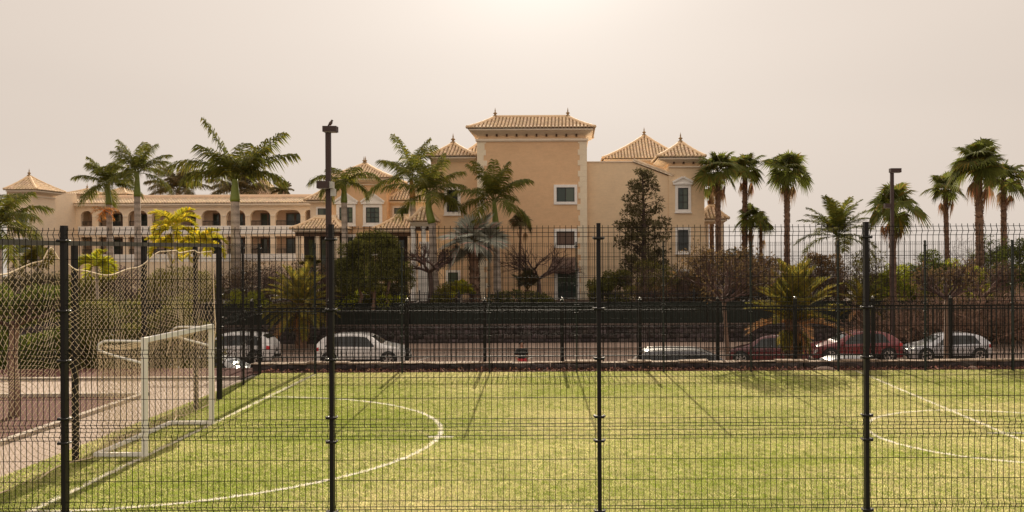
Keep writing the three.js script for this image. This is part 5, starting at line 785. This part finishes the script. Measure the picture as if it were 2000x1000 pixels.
// garden behind the wall, from left to right
shrub('hedge', 'dark hedge with bright green top behind the net, left of the first near post', { seed: 301, Z: 30.2, x0: -70, x1: 128, y: 560, base: -0.9, leaves: 30000, size: 0.1, blobs: 70, lp: { yellow: 0.2 }, mat: M.limeDark, cat: 'hedge' });
shrub('hedge', 'long dark green hedge behind the net between the first two near posts', { seed: 302, Z: 31, x0: 112, x1: 300, y: 584, base: -1.2, leaves: 26000, size: 0.1, blobs: 80, twig: 8, lp: { yellow: 0.14 }, cat: 'hedge' });
shrub('hedge', 'green hedge behind the goal, near the right end of the net', { seed: 303, Z: 31.5, x0: 285, x1: 425, y: 572, base: -1.2, leaves: 15000, size: 0.1, blobs: 50, twig: 16, lp: { yellow: 0.25 }, cat: 'hedge' });
shrub('flowering_shrub', 'greyish purple shrub seen through the middle of the net', { seed: 304, Z: 54.5, x0: 205, x1: 285, y: 520, leaves: 5500, size: 0.13, mat: M.purple ??= leaf(0.17, 0.12, 0.12, 0.3) });
shrub('shrub', 'brown and green shrub below the golden palm', { seed: 305, Z: 54.3, x0: 275, x1: 440, y: 516, leaves: 8000, twig: 14, blobs: 30, mat: M.date });
shrub('shrub', 'dark shrub below the small palm at the far left', { seed: 306, Z: 54.2, x0: -20, x1: 140, y: 520, leaves: 9000, twig: 14, blobs: 34, mat: M.dusk });
shrub('shrub', 'dark shrub left of centre of the net, below the smaller yellow palm', { seed: 307, Z: 54.4, x0: 120, x1: 240, y: 522, leaves: 8000, twig: 14, blobs: 28, mat: M.date });
shrub('twig_hedge', 'tangled brown leafless hedge below the arcade, right of the net', { seed: 308, Z: 55, x0: 425, x1: 560, y: 500, twig: 60, depth: 3, leaves: 1500, mat: M.rust, cat: 'hedge' });
shrub('twig_hedge', 'tangled brown hedge left of the round tree', { seed: 309, Z: 55.5, x0: 545, x1: 660, y: 504, twig: 50, depth: 3, leaves: 1500, mat: M.rust, cat: 'hedge' });
shrub('shrub', 'yellow-green shrub left of the date palm on the far pavement', { seed: 310, Z: 54.2, x0: 440, x1: 530, y: 562, base: 0.1, leaves: 3500, mat: M.lime, size: 0.11 });
clumpPalm('small spiky green plant above the brown hedge beside the lamp mast', { seed: 144, Z: 57, x: 602, heads: [[602, 520, 20, 9]], mat: M.date, name: 'spiky_plant', spec: { droop: 0.6 } });
shrub('shrub', 'small yellowish round shrub under the round tree', { seed: 311, Z: 54.4, x0: 718, x1: 766, y: 548, base: 0.2, leaves: 2600, size: 0.1, mat: M.date });
shrub('ground_plants', 'low yellow-green plants under the round tree', { seed: 312, Z: 54.6, x0: 650, x1: 800, y: 568, base: 0.2, leaves: 3200, size: 0.13, mat: M.lime, cat: 'plants' });
shrub('shrub', 'dark shrub filling the shade behind the round tree trunks', { seed: 329, Z: 58, x0: 640, x1: 800, y: 545, base: 0.2, leaves: 7000, size: 0.14, mat: M.dusk });
shrub('shrub', 'yellow-orange shrub at the foot of the bare twisted tree', { seed: 313, Z: 55, x0: 845, x1: 905, y: 550, leaves: 3600, size: 0.15, mat: M.date, lp: { aspect: 0.25, yellow: 0.3 } });
clumpPalm('small spiky yellow plant beside the silver palm trunk', { seed: 145, Z: 55, x: 900, heads: [[902, 574, 24, 12]], mat: M.lime, name: 'spiky_plant', spec: { droop: 0.7 } });
shrub('ground_plants', 'low plants along the foot of the tall block', { seed: 314, Z: 55.2, x0: 940, x1: 1080, y: 570, leaves: 2600, size: 0.15, mat: M.bush, cat: 'plants' });
shrub('shrub', 'green climbing shrub at the corner of the tall block, right of the door', { seed: 315, Z: 57, x0: 1155, x1: 1240, y: 516, leaves: 7200, twig: 8, size: 0.14, blobs: 26, lp: { yellow: 0.2 } });
shrub('shrub', 'loose green-brown shrub under the dark evergreen tree', { seed: 316, Z: 56.5, x0: 1225, x1: 1330, y: 500, leaves: 4800, twig: 26, size: 0.12, mat: M.date });
shrub('twig_hedge', 'low brown twiggy hedge below the evergreen tree', { seed: 317, Z: 55.2, x0: 1240, x1: 1345, y: 545, twig: 40, leaves: 900, mat: M.rust, cat: 'hedge' });
shrub('shrub', 'dark shrub in front of the slim tower', { seed: 318, Z: 57, x0: 1318, x1: 1405, y: 500, leaves: 7200, twig: 18, size: 0.13, mat: M.dusk });
shrub('twig_hedge', 'tangled brown bush between the slim tower and the first fan palm', { seed: 319, Z: 55.6, x0: 1325, x1: 1440, y: 515, twig: 50, leaves: 5000, mat: M.rust, cat: 'hedge' });
shrub('shrub', 'dark green shrub below the second fan palm', { seed: 320, Z: 57.5, x0: 1395, x1: 1480, y: 484, leaves: 9000, twig: 18, size: 0.13, blobs: 28, mat: M.dusk });
shrub('twig_hedge', 'brown bush behind the left half of the large date palm', { seed: 321, Z: 56, x0: 1430, x1: 1550, y: 495, twig: 50, leaves: 9000, blobs: 30, mat: M.rust, cat: 'hedge', lp: { yellow: 0.25 } });
shrub('twig_hedge', 'brown bush behind the right half of the large date palm', { seed: 322, Z: 56.4, x0: 1535, x1: 1665, y: 490, twig: 50, leaves: 10000, blobs: 30, mat: M.rust, cat: 'hedge', lp: { yellow: 0.25 } });
shrub('shrub', 'bare twiggy bush left of the right lamp mast', { seed: 323, Z: 57, x0: 1650, x1: 1745, y: 486, twig: 34, leaves: 2600, mat: M.date });
shrub('shrub', 'bright lime-green bush around the foot of the right lamp mast', { seed: 324, Z: 56.2, x0: 1700, x1: 1800, y: 516, leaves: 9600, size: 0.15, blobs: 26, mat: M.lime });
shrub('shrub', 'twiggy green bush right of the right lamp mast', { seed: 325, Z: 57, x0: 1765, x1: 1865, y: 488, twig: 24, leaves: 8000, blobs: 26, mat: M.limeDark, lp: { yellow: 0.25 } });
shrub('shrub', 'bright green bush below the slim fan palm', { seed: 326, Z: 56.4, x0: 1830, x1: 1930, y: 505, twig: 8, leaves: 9000, blobs: 26, mat: M.lime, lp: { yellow: 0.1 } });
shrub('shrub', 'tall thin green bush between the tallest fan palm and the edge palm', { seed: 327, Z: 61, x0: 1885, x1: 1970, y: 448, twig: 30, leaves: 4600, mat: M.limeDark });
shrub('shrub', 'bright green bush at the right edge of the picture', { seed: 328, Z: 58, x0: 1935, x1: 2050, y: 466, twig: 8, leaves: 12500, blobs: 34, mat: M.limeDark, lp: { yellow: 0.3 } });
for (const [q, x0, x1, y, l] of [[0, 1690, 1790, 560, 'tall dry brown thicket behind the second red car'], [1, 1775, 1880, 540, 'tall dry brown thicket behind the silver car'], [2, 1862, 1960, 530, 'tall dry brown thicket right of the silver car'], [3, 1945, 2060, 538, 'tall dry brown thicket at the right edge']]) shrub('dry_thicket', l, { seed: 340 + q, Z: 51.8, x0, x1, y, twig: 52, depth: 3, leaves: 900, mat: M.rust, dz: 1.0, thick: 0.036, bark: M.twigPale ??= std(0.33, 0.225, 0.165, 0.9, { vertexColors: true }), p: { sag: 0.15 } });
shrub('clipped_bush', 'small round clipped dark bush beside the near post on the right', { seed: 345, Z: 52.2, x0: 1694, x1: 1728, y: 556, yb: 585, leaves: 2600, size: 0.08, blobs: 12 });
// leaf litter along the far edge of the pitch
{ const r = rng(360), g = new GB(), y = 0.004; for (let k = 0; k < 2600; k++) { const x = r.in(-9.2, 16), Z = r.in(26.9, 27.5), s = r.in(0.02, 0.07), a = r() * 6.28, t = r.in(0.5, 2.2); g.c = [t, t * r.in(0.6, 0.9), t * r.in(0.5, 0.8)]; const u = V(Math.cos(a), r.in(-0.2, 0.8), Math.sin(a)), w = V(-Math.sin(a), r.in(-0.1, 0.4), Math.cos(a)), c = V(x, y + r() * 0.03, -Z); g.face(c, c.clone().addScaledVector(u, s).addScaledVector(w, s * 0.4), c.clone().addScaledVector(u, s * 1.7), c.clone().addScaledVector(u, s).addScaledVector(w, -s * 0.4)); } const m = put('leaf_litter', g, std(0.2, 0.12, 0.09, 0.95, { vertexColors: true })); tag(m, 'dry leaf litter along the foot of the low stone wall', 'leaf litter'); m.userData.kind = 'stuff'; }
for (const [px, w, l] of [[1610, 0.34, 'pale rock in front of the low wall below the large date palm'], [1900, 0.14, 'small pale rock in front of the low wall below the silver car']]) { const r = rng(370 + px), g = new GB(), x = PX(px, 718, 27.2), rows = []; g.c = [1, 1, 1]; for (let a = 0; a <= 5; a++) { const ring = []; for (let b = 0; b < 9; b++) { const e = a / 5 * 1.57, rr = Math.cos(e) * r.in(0.85, 1.15); ring.push(g.v(x + Math.cos(b / 9 * 6.283) * w * rr, -0.01 + Math.sin(e) * 0.09 * r.in(0.85, 1.15), -27.22 + Math.sin(b / 9 * 6.283) * 0.14 * rr)); } rows.push(ring); } for (let a = 0; a < 5; a++) for (let b = 0; b < 9; b++) { const c = (b + 1) % 9; g.quad(rows[a][b], rows[a + 1][b], rows[a + 1][c], rows[a][c]); } const m = put('rock', g, M.rock ??= std(0.42, 0.31, 0.25, 0.95, { map: speckMap }), scene, 0.7); tag(m, l, 'rock'); }
// ================================================================== CARS
function smooth(a, b, x) { const t = clamp((x - a) / (b - a)); return t * t * (3 - 2 * t); }
function car(label, o) {
  const { L, Ht, W } = o, hw = W / 2, t = thing('parked_car', label, 'car'), prof = o.prof, side = o.belt;
  const ip = (tab, x) => { for (let k = 0; k + 1 < tab.length; k++) if (x <= tab[k + 1][0]) { const q = clamp((x - tab[k][0]) / (tab[k + 1][0] - tab[k][0])); return lerp(tab[k][1], tab[k + 1][1], q); } return tab[tab.length - 1][1]; };
  const sm = (tab, x) => (ip(tab, x - 0.03) + ip(tab, x) * 2 + ip(tab, x + 0.03)) / 4;
  const surf = (u, s) => {                                            // u 0 rear .. 1 front, s 0 sill .. 1 roof centre
    const top = sm(prof, u) * Ht, belt = Math.min(sm(side, u) * Ht, top - 0.03), h = clamp((top - belt) / 0.5), plan = 1 - 0.16 * Math.pow(Math.abs(u * 2 - 1), 7) - 0.03 * Math.pow(u * 2 - 1, 2), hwr = hw * plan * (0.93 - 0.22 * h);
    const K = [[0, hw * plan * 0.93, 0.2], [0.16, hw * plan * 0.99, 0.42], [0.4, hw * plan, belt - 0.16], [0.54, hw * plan * 0.975, belt], [0.84, hwr, lerp(belt, top, 0.88)], [0.91, hwr * 0.88, lerp(belt, top, 0.97)], [1, 0, top]];
    for (let k = 0; k + 1 < K.length; k++) if (s <= K[k + 1][0]) { const q = (s - K[k][0]) / (K[k + 1][0] - K[k][0]); return V((u - 0.5) * L, lerp(K[k][2], K[k + 1][2], q), lerp(K[k][1], K[k + 1][1], q)); }
    return V((u - 0.5) * L, top, 0);
  };
  const SS = [0, 0.08, 0.16, 0.28, 0.4, 0.48, 0.54, 0.62, 0.7, 0.78, 0.84, 0.875, 0.91, 0.955, 1], n = 48, g = new GB(), rows = [];
  for (let a = 0; a <= n; a++) { const u = a / n, r = []; for (const s of SS) r.push(g.vv(surf(u, s))); for (let k = SS.length - 2; k >= 0; k--) { const p = surf(u, SS[k]); r.push(g.v(p.x, p.y, -p.z)); } rows.push(r); }
  for (let a = 0; a < n; a++) for (let b = 0; b + 1 < rows[0].length; b++) g.quad(rows[a][b], rows[a + 1][b], rows[a + 1][b + 1], rows[a][b + 1]);
  for (const [r, f] of [[rows[0], 1], [rows[n], -1]]) { const c = g.v((f > 0 ? -0.5 : 0.5) * L - f * 0.05, 0.5 * Ht, 0); for (let b = 0; b + 1 < r.length; b++) f > 0 ? g.tri(c, r[b], r[b + 1]) : g.tri(c, r[b + 1], r[b]); }
  const body = put('body', g, o.paint, t);
  const patch = (name, u0, u1, s0, s1, mat, sides = [1, -1], off = 0.008, par = t) => { for (const sd of sides) { const q = new GB(), N = 10, Mv = 4, id = []; for (let a = 0; a <= N; a++) { const row = []; for (let b = 0; b <= Mv; b++) { const s = lerp(s0, s1, b / Mv), ua = typeof u0 === 'function' ? u0(b / Mv) : u0, ub = typeof u1 === 'function' ? u1(b / Mv) : u1, u = lerp(ua, ub, a / N), p = surf(u, s), du = surf(u + 0.004, s).sub(surf(u - 0.004, s)), ds = surf(u, Math.min(1, s + 0.006)).sub(surf(u, s - 0.006)), nn = du.cross(ds).normalize(); if (nn.z < 0 && s < 0.9) nn.negate(); if (nn.y < 0 && s >= 0.9) nn.negate(); p.addScaledVector(nn, off); row.push(q.v(p.x, p.y, p.z * sd)); } id.push(row); } for (let a = 0; a < N; a++) for (let b = 0; b < Mv; b++) q.quad(id[a][b], id[a + 1][b], id[a + 1][b + 1], id[a][b + 1]); put(name, q, mat, par); } };
  for (const w of o.windows) patch('side_window', (b) => lerp(w[0], w[1], b), (b) => lerp(w[2], w[3], b), 0.56, 0.81, M.carGlass);
  const ws = (name, a, b) => patch(name, a, b, 0.915, 1, M.carGlass, [1, -1]);
  ws('windscreen', ...o.windscreen); ws('rear_window', ...o.rear);
  patch('headlight', 0.955, 0.992, 0.36, 0.52, M.lens, [1, -1], 0.012); patch('tail_light', 0.008, 0.05, ...(o.tail ?? [0.42, 0.56]), M.red, [1, -1], 0.012);
  patch('sill', 0.24, 0.76, 0.0, 0.1, M.black, [1, -1], 0.006);
  patch('door_handle', 0.46, 0.49, 0.485, 0.51, o.handle ?? o.paint, [1, -1], 0.03); patch('door_handle', 0.28, 0.31, 0.485, 0.51, o.handle ?? o.paint, [1, -1], 0.03);
  for (const u of o.seams) patch('door_seam', u - 0.0015, u + 0.0015, 0.14, 0.54, M.black, [1, -1], 0.004);
  const bump = (f) => { const q = new GB(); q.box(f * L / 2 - 0.05, f * L / 2 + 0.035, 0.27, 0.40, -hw * 0.7, hw * 0.7); put('bumper', q, M.black, t); const pl = new GB(); pl.box(f * (L / 2 + 0.06) - 0.012, f * (L / 2 + 0.06) + 0.012, 0.46, 0.57, -0.26, 0.26); put('number_plate', pl, M.plate, t); }; bump(1); bump(-1);
  for (const sd of [1, -1]) { const q = new GB(), p = surf(o.mirror, 0.57); q.box(p.x - 0.06, p.x + 0.06, p.y - 0.02, p.y + 0.14, sd * (p.z + 0.02) - (sd > 0 ? 0 : 0.18), sd * (p.z + 0.02) + (sd > 0 ? 0.18 : 0)); put('mirror', q, o.paint, t); }
  const R = o.wheel ?? 0.33;
  for (const u of o.axles) for (const sd of [1, -1]) {
    const x = (u - 0.5) * L, z = sd * (hw * 0.985), a = new GB(), ring = (r0, r1, zz) => { const N = 20; for (let k = 0; k < N; k++) { const A = k / N * 6.2832, B = (k + 1) / N * 6.2832; a.face(V(x + Math.cos(A) * r0, R + Math.sin(A) * r0, zz), V(x + Math.cos(B) * r0, R + Math.sin(B) * r0, zz), V(x + Math.cos(B) * r1, R + Math.sin(B) * r1, zz), V(x + Math.cos(A) * r1, R + Math.sin(A) * r1, zz)); } };
    ring(0, R + 0.075, z + sd * 0.02); put('wheel_arch', a, M.black, t);
    const w = new GB(), cyl = (gg, r0, z0, z1) => gg.tube([V(x, R, z0), V(x, R, z1)], r0, 22, true); cyl(w, R, z + sd * 0.035, z - sd * 0.17); const wh = put('wheel', w, M.tyre, t);
    const rim = new GB(), zr = z + sd * 0.046; for (let k = 0; k < 6; k++) { const A = k / 6 * 6.2832 + 0.3, c = Math.cos(A), s = Math.sin(A), q = 0.035; rim.face(V(x - s * q, R + c * q, zr), V(x + s * q, R - c * q, zr), V(x + c * R * 0.7 + s * q, R + s * R * 0.7 - c * q, zr), V(x + c * R * 0.7 - s * q, R + s * R * 0.7 + c * q, zr)); } const N = 22; for (let k = 0; k < N; k++) { const A = k / N * 6.2832, B = (k + 1) / N * 6.2832; rim.face(V(x + Math.cos(A) * R * 0.64, R + Math.sin(A) * R * 0.64, zr - sd * 0.002), V(x + Math.cos(B) * R * 0.64, R + Math.sin(B) * R * 0.64, zr - sd * 0.002), V(x + Math.cos(B) * R * 0.72, R + Math.sin(B) * R * 0.72, zr - sd * 0.002), V(x + Math.cos(A) * R * 0.72, R + Math.sin(A) * R * 0.72, zr - sd * 0.002)); } put('rim', rim, M.rim, wh);
  }
  if (o.rails) for (const sd of [1, -1]) { const q = new GB(), pts = []; for (let k = 0; k <= 10; k++) { const u = lerp(o.rails[0], o.rails[1], k / 10), p = surf(u, 0.89); pts.push(V(p.x, p.y + (k === 0 || k === 10 ? 0.0 : 0.05), sd * p.z)); } q.tube(pts, 0.02, 6); put('roof_rail', q, M.zinc, t); }
  for (let k = 0; k + 1 < o.windows.length; k++) { const a = o.windows[k], b = o.windows[k + 1]; patch('door_pillar', (q) => lerp(a[2], a[3], q) - 0.002, (q) => lerp(b[0], b[1], q) + 0.002, 0.56, 0.81, M.black, [1, -1], 0.0095); }
  t.position.set(PX(o.x, 700, o.Z), (o.y ?? -1.925), -o.Z); t.rotation.y = o.turn ?? 0;
  return t;
}
const paint = (r, g, b, o = {}) => phy(r, g, b, 0.35, { clearcoat: 1, clearcoatRoughness: 0.06, ...o });
const PT = { grey: paint(0.30, 0.30, 0.31, { metalness: 0.3 }), white: paint(0.80, 0.79, 0.77), white2: paint(0.78, 0.77, 0.76), silver: paint(0.52, 0.53, 0.56, { metalness: 0.35 }), red: paint(0.11, 0.012, 0.016), red2: paint(0.20, 0.016, 0.022), dark: paint(0.10, 0.10, 0.11, { metalness: 0.3 }) };
const suv = { prof: [[0, 0.55], [0.02, 0.72], [0.06, 0.83], [0.13, 0.945], [0.25, 0.99], [0.42, 1], [0.55, 0.97], [0.62, 0.9], [0.735, 0.66], [0.8, 0.635], [0.92, 0.56], [0.97, 0.48], [1, 0.36]], belt: [[0, 0.56], [0.2, 0.585], [0.7, 0.57], [1, 0.5]], windows: [[0.115, 0.17, 0.255, 0.265], [0.27, 0.28, 0.435, 0.44], [0.455, 0.46, 0.68, 0.565]], windscreen: [0.61, 0.725], rear: [0.055, 0.115], seams: [0.265, 0.445, 0.7], mirror: 0.675, axles: [0.17, 0.81] };
const hatch = { ...suv, prof: [[0, 0.52], [0.02, 0.68], [0.07, 0.8], [0.14, 0.92], [0.26, 0.985], [0.42, 1], [0.54, 0.96], [0.62, 0.87], [0.74, 0.645], [0.82, 0.6], [0.93, 0.53], [0.975, 0.45], [1, 0.34]], belt: [[0, 0.6], [0.2, 0.61], [0.7, 0.555], [1, 0.48]], windows: [[0.15, 0.21, 0.27, 0.275], [0.285, 0.29, 0.435, 0.44], [0.45, 0.455, 0.7, 0.565]] };
const van = { ...suv, prof: [[0, 0.6], [0.012, 0.85], [0.03, 0.93], [0.08, 0.985], [0.3, 1], [0.55, 0.985], [0.64, 0.94], [0.72, 0.85], [0.85, 0.6], [0.92, 0.52], [0.97, 0.42], [1, 0.34]], windows: [[0.035, 0.05, 0.25, 0.255], [0.275, 0.28, 0.44, 0.445], [0.465, 0.47, 0.76, 0.66]], windscreen: [0.70, 0.83], rear: [0.004, 0.016], mirror: 0.74 };
car('white sport-utility car parked across the street right of the lamp mast', { ...suv, L: 4.42, Ht: 1.56, W: 1.8, paint: PT.white, Z: 44.6, x: 711, rails: null });
car('white car with a red tail light parked across the street right of the goal', { ...suv, L: 4.45, Ht: 1.56, W: 1.8, paint: PT.white2, Z: 45.4, x: 452, turn: Math.PI, tail: [0.40, 0.58] });
car('dark grey van with pale roof rails, only its roof above the low wall', { ...van, L: 4.35, Ht: 1.62, W: 1.8, paint: PT.dark, Z: 36, x: 1352, rails: [0.05, 0.62] });
car('dark red small car parked left of the large date palm', { ...hatch, L: 3.75, Ht: 1.48, W: 1.68, paint: PT.red, Z: 43.6, x: 1500, turn: Math.PI - 0.32 });
car('bright red car parked right of the large date palm', { ...hatch, L: 4.4, Ht: 1.5, W: 1.78, paint: PT.red2, Z: 45.3, x: 1667, turn: Math.PI });
car('silver-blue hatchback parked behind the leaning trunk at the right', { ...hatch, L: 4.05, Ht: 1.42, W: 1.74, paint: PT.silver, Z: 45, x: 1846, turn: Math.PI });
car('silver car of which only the roof shows above the wall below the date palm', { ...hatch, L: 4.1, Ht: 1.44, W: 1.72, paint: PT.grey, Z: 35.2, x: 1634, turn: Math.PI });
car('white car on the near side of the street, its bonnet catching the sun', { ...hatch, L: 4.1, Ht: 1.45, W: 1.72, paint: PT.white, Z: 36, x: 432 });
car('white car seen through the net above the goal bracket', { ...suv, L: 4.3, Ht: 1.58, W: 1.8, paint: PT.white2, Z: 44.8, x: 248 });
car('white car seen through the net at the far left', { ...hatch, L: 4.1, Ht: 1.48, W: 1.74, paint: PT.white, Z: 44.8, x: 48 });
// ================================================================== PERSON
{
  const Z = 38, t = thing('person', 'person in a black shirt and red shorts standing in the street behind the picket fence', 'person', [PX(1019, 690, Z), -1.926, -Z]), o = t.position;
  const cap = (p, a, b, ra, rb) => { const ab = b.clone().sub(a), q = clamp(p.clone().sub(a).dot(ab) / ab.lengthSq()); return p.distanceTo(a.clone().addScaledVector(ab, q)) - lerp(ra, rb, q); };
  const smin = (a, b, k) => { const h = clamp(0.5 + 0.5 * (b - a) / k); return lerp(b, a, h) - k * h * (1 - h); };
  const limbs = []; const add = (a, b, ra, rb, k = 0.03) => limbs.push([V(...a), V(...b), ra, rb, k]);
  add([0, 0.95, 0], [0, 1.15, 0], 0.135, 0.13); add([0, 1.15, 0], [0, 1.36, 0], 0.13, 0.15); add([-0.13, 1.39, 0], [0.13, 1.39, 0], 0.075, 0.075, 0.05); add([-0.06, 1.2, 0], [0.06, 1.2, 0], 0.13, 0.13, 0.05);
  add([0, 1.42, 0], [0, 1.55, 0.01], 0.06, 0.052); add([0, 1.60, 0.015], [0, 1.665, -0.005], 0.078, 0.092, 0.02); add([0, 1.545, 0.055], [0, 1.57, 0.06], 0.035, 0.04, 0.03); add([0, 1.6, 0.1], [0, 1.585, 0.115], 0.012, 0.014, 0.012);
  for (const e of [-1, 1]) {
    add([e * 0.085, 0.9, 0], [e * 0.1, 0.5, 0.01], 0.092, 0.058); add([e * 0.1, 0.5, 0.01], [e * 0.11, 0.09, -0.02], 0.056, 0.036); add([e * 0.11, 0.04, -0.04], [e * 0.125, 0.03, 0.14], 0.038, 0.032);
    add([e * 0.19, 1.38, 0], [e * 0.265, 1.12, -0.03], 0.052, 0.04); add([e * 0.265, 1.12, -0.03], [e * 0.2, 0.93, 0.07], 0.038, 0.028); add([e * 0.2, 0.93, 0.07], [e * 0.175, 0.87, 0.1], 0.03, 0.032, 0.015);
    for (let f = 0; f < 4; f++) { const z = 0.13 - f * 0.02, x = e * (0.175 - 0.004 * f); add([x, 0.865, z], [x - e * 0.01, 0.815, z - 0.01], 0.0095, 0.009, 0.005); add([x - e * 0.01, 0.815, z - 0.01], [x - e * 0.03, 0.79, z - 0.012], 0.009, 0.008, 0.005); } add([e * 0.17, 0.89, 0.12], [e * 0.14, 0.85, 0.145], 0.012, 0.01, 0.006);
    add([e * 0.088, 1.61, -0.005], [e * 0.09, 1.64, -0.012], 0.016, 0.018, 0.01);
  }
  const body = (p) => { let d = 1e3; for (const [a, b, ra, rb, k] of limbs) d = smin(d, cap(p, a, b, ra, rb), k); return d; };
  const mesh = (fn, lo, hi, res) => { const mc = new MarchingCubes(res, M.black, false, false, 60000), s = Math.max(hi.x - lo.x, hi.y - lo.y, hi.z - lo.z) / 2, c = lo.clone().add(hi).multiplyScalar(0.5); mc.isolation = 0; for (let k = 0; k < res; k++) for (let j = 0; j < res; j++) for (let i = 0; i < res; i++) mc.field[(k * res + j) * res + i] = -fn(V((i - res / 2) / (res / 2) * s + c.x, (j - res / 2) / (res / 2) * s + c.y, (k - res / 2) / (res / 2) * s + c.z)); mc.update(); const n = mc.count ?? mc.geometry.drawRange.count, g = new THREE.BufferGeometry(), p = new Float32Array(mc.positionArray.slice(0, n * 3)); for (let q = 0; q < n; q++) { p[q * 3] = p[q * 3] * s + c.x + o.x; p[q * 3 + 1] = p[q * 3 + 1] * s + c.y + o.y; p[q * 3 + 2] = p[q * 3 + 2] * s + c.z + o.z; } g.setAttribute('position', new THREE.BufferAttribute(p, 3)); g.setAttribute('normal', new THREE.BufferAttribute(new Float32Array(mc.normalArray.slice(0, n * 3)), 3)); return g; };
  const skin = std(0.45, 0.25, 0.17, 0.6), lo = V(-0.5, -0.05, -0.5), hi = V(0.5, 1.85, 0.5);
  const bm = put('body', mesh(body, lo, hi, 96), skin, t);
  const cut = (d, ...c) => Math.max(d, ...c);
  put('shirt', mesh((p) => cut(body(p) - 0.016, 1.0 - p.y, p.y - 1.46, Math.abs(p.x) > 0.17 ? 1.19 - p.y : -1), V(-0.35, 0.95, -0.3), V(0.35, 1.55, 0.3), 56), M.black, t);
  put('shorts', mesh((p) => cut(body(p) - 0.024, 0.56 - p.y, p.y - 1.03, Math.abs(p.x) - 0.185), V(-0.3, 0.5, -0.3), V(0.3, 1.1, 0.3), 52), std(0.62, 0.06, 0.07, 0.8), t);
  put('hair', mesh((p) => cut(body(p) - 0.014, 1.62 - p.y + (p.z > 0.02 ? (p.z - 0.02) * 1.1 : 0)), V(-0.16, 1.5, -0.16), V(0.16, 1.82, 0.16), 40), M.black, t);
  const eyes = new GB(); for (const e of [-1, 1]) eyes.box(e * 0.03 - 0.011, e * 0.03 + 0.011, o.y + 1.612 - 0, o.y + 1.624, o.z + 0.085, o.z + 0.1); for (let k = 0; k < eyes.p.length; k += 3) eyes.p[k] += o.x; put('eyes', eyes, M.black, t);
  const shoes = new GB(); for (const e of [-1, 1]) shoes.tube([V(o.x + e * 0.11, o.y + 0.045, o.z - 0.07), V(o.x + e * 0.118, o.y + 0.05, o.z + 0.04), V(o.x + e * 0.127, o.y + 0.04, o.z + 0.16)], [0.046, 0.05, 0.04], 10); put('shoes', shoes, M.goal, t);
  t.rotation.y = 0.4;
}
renderer.render(scene, camera);
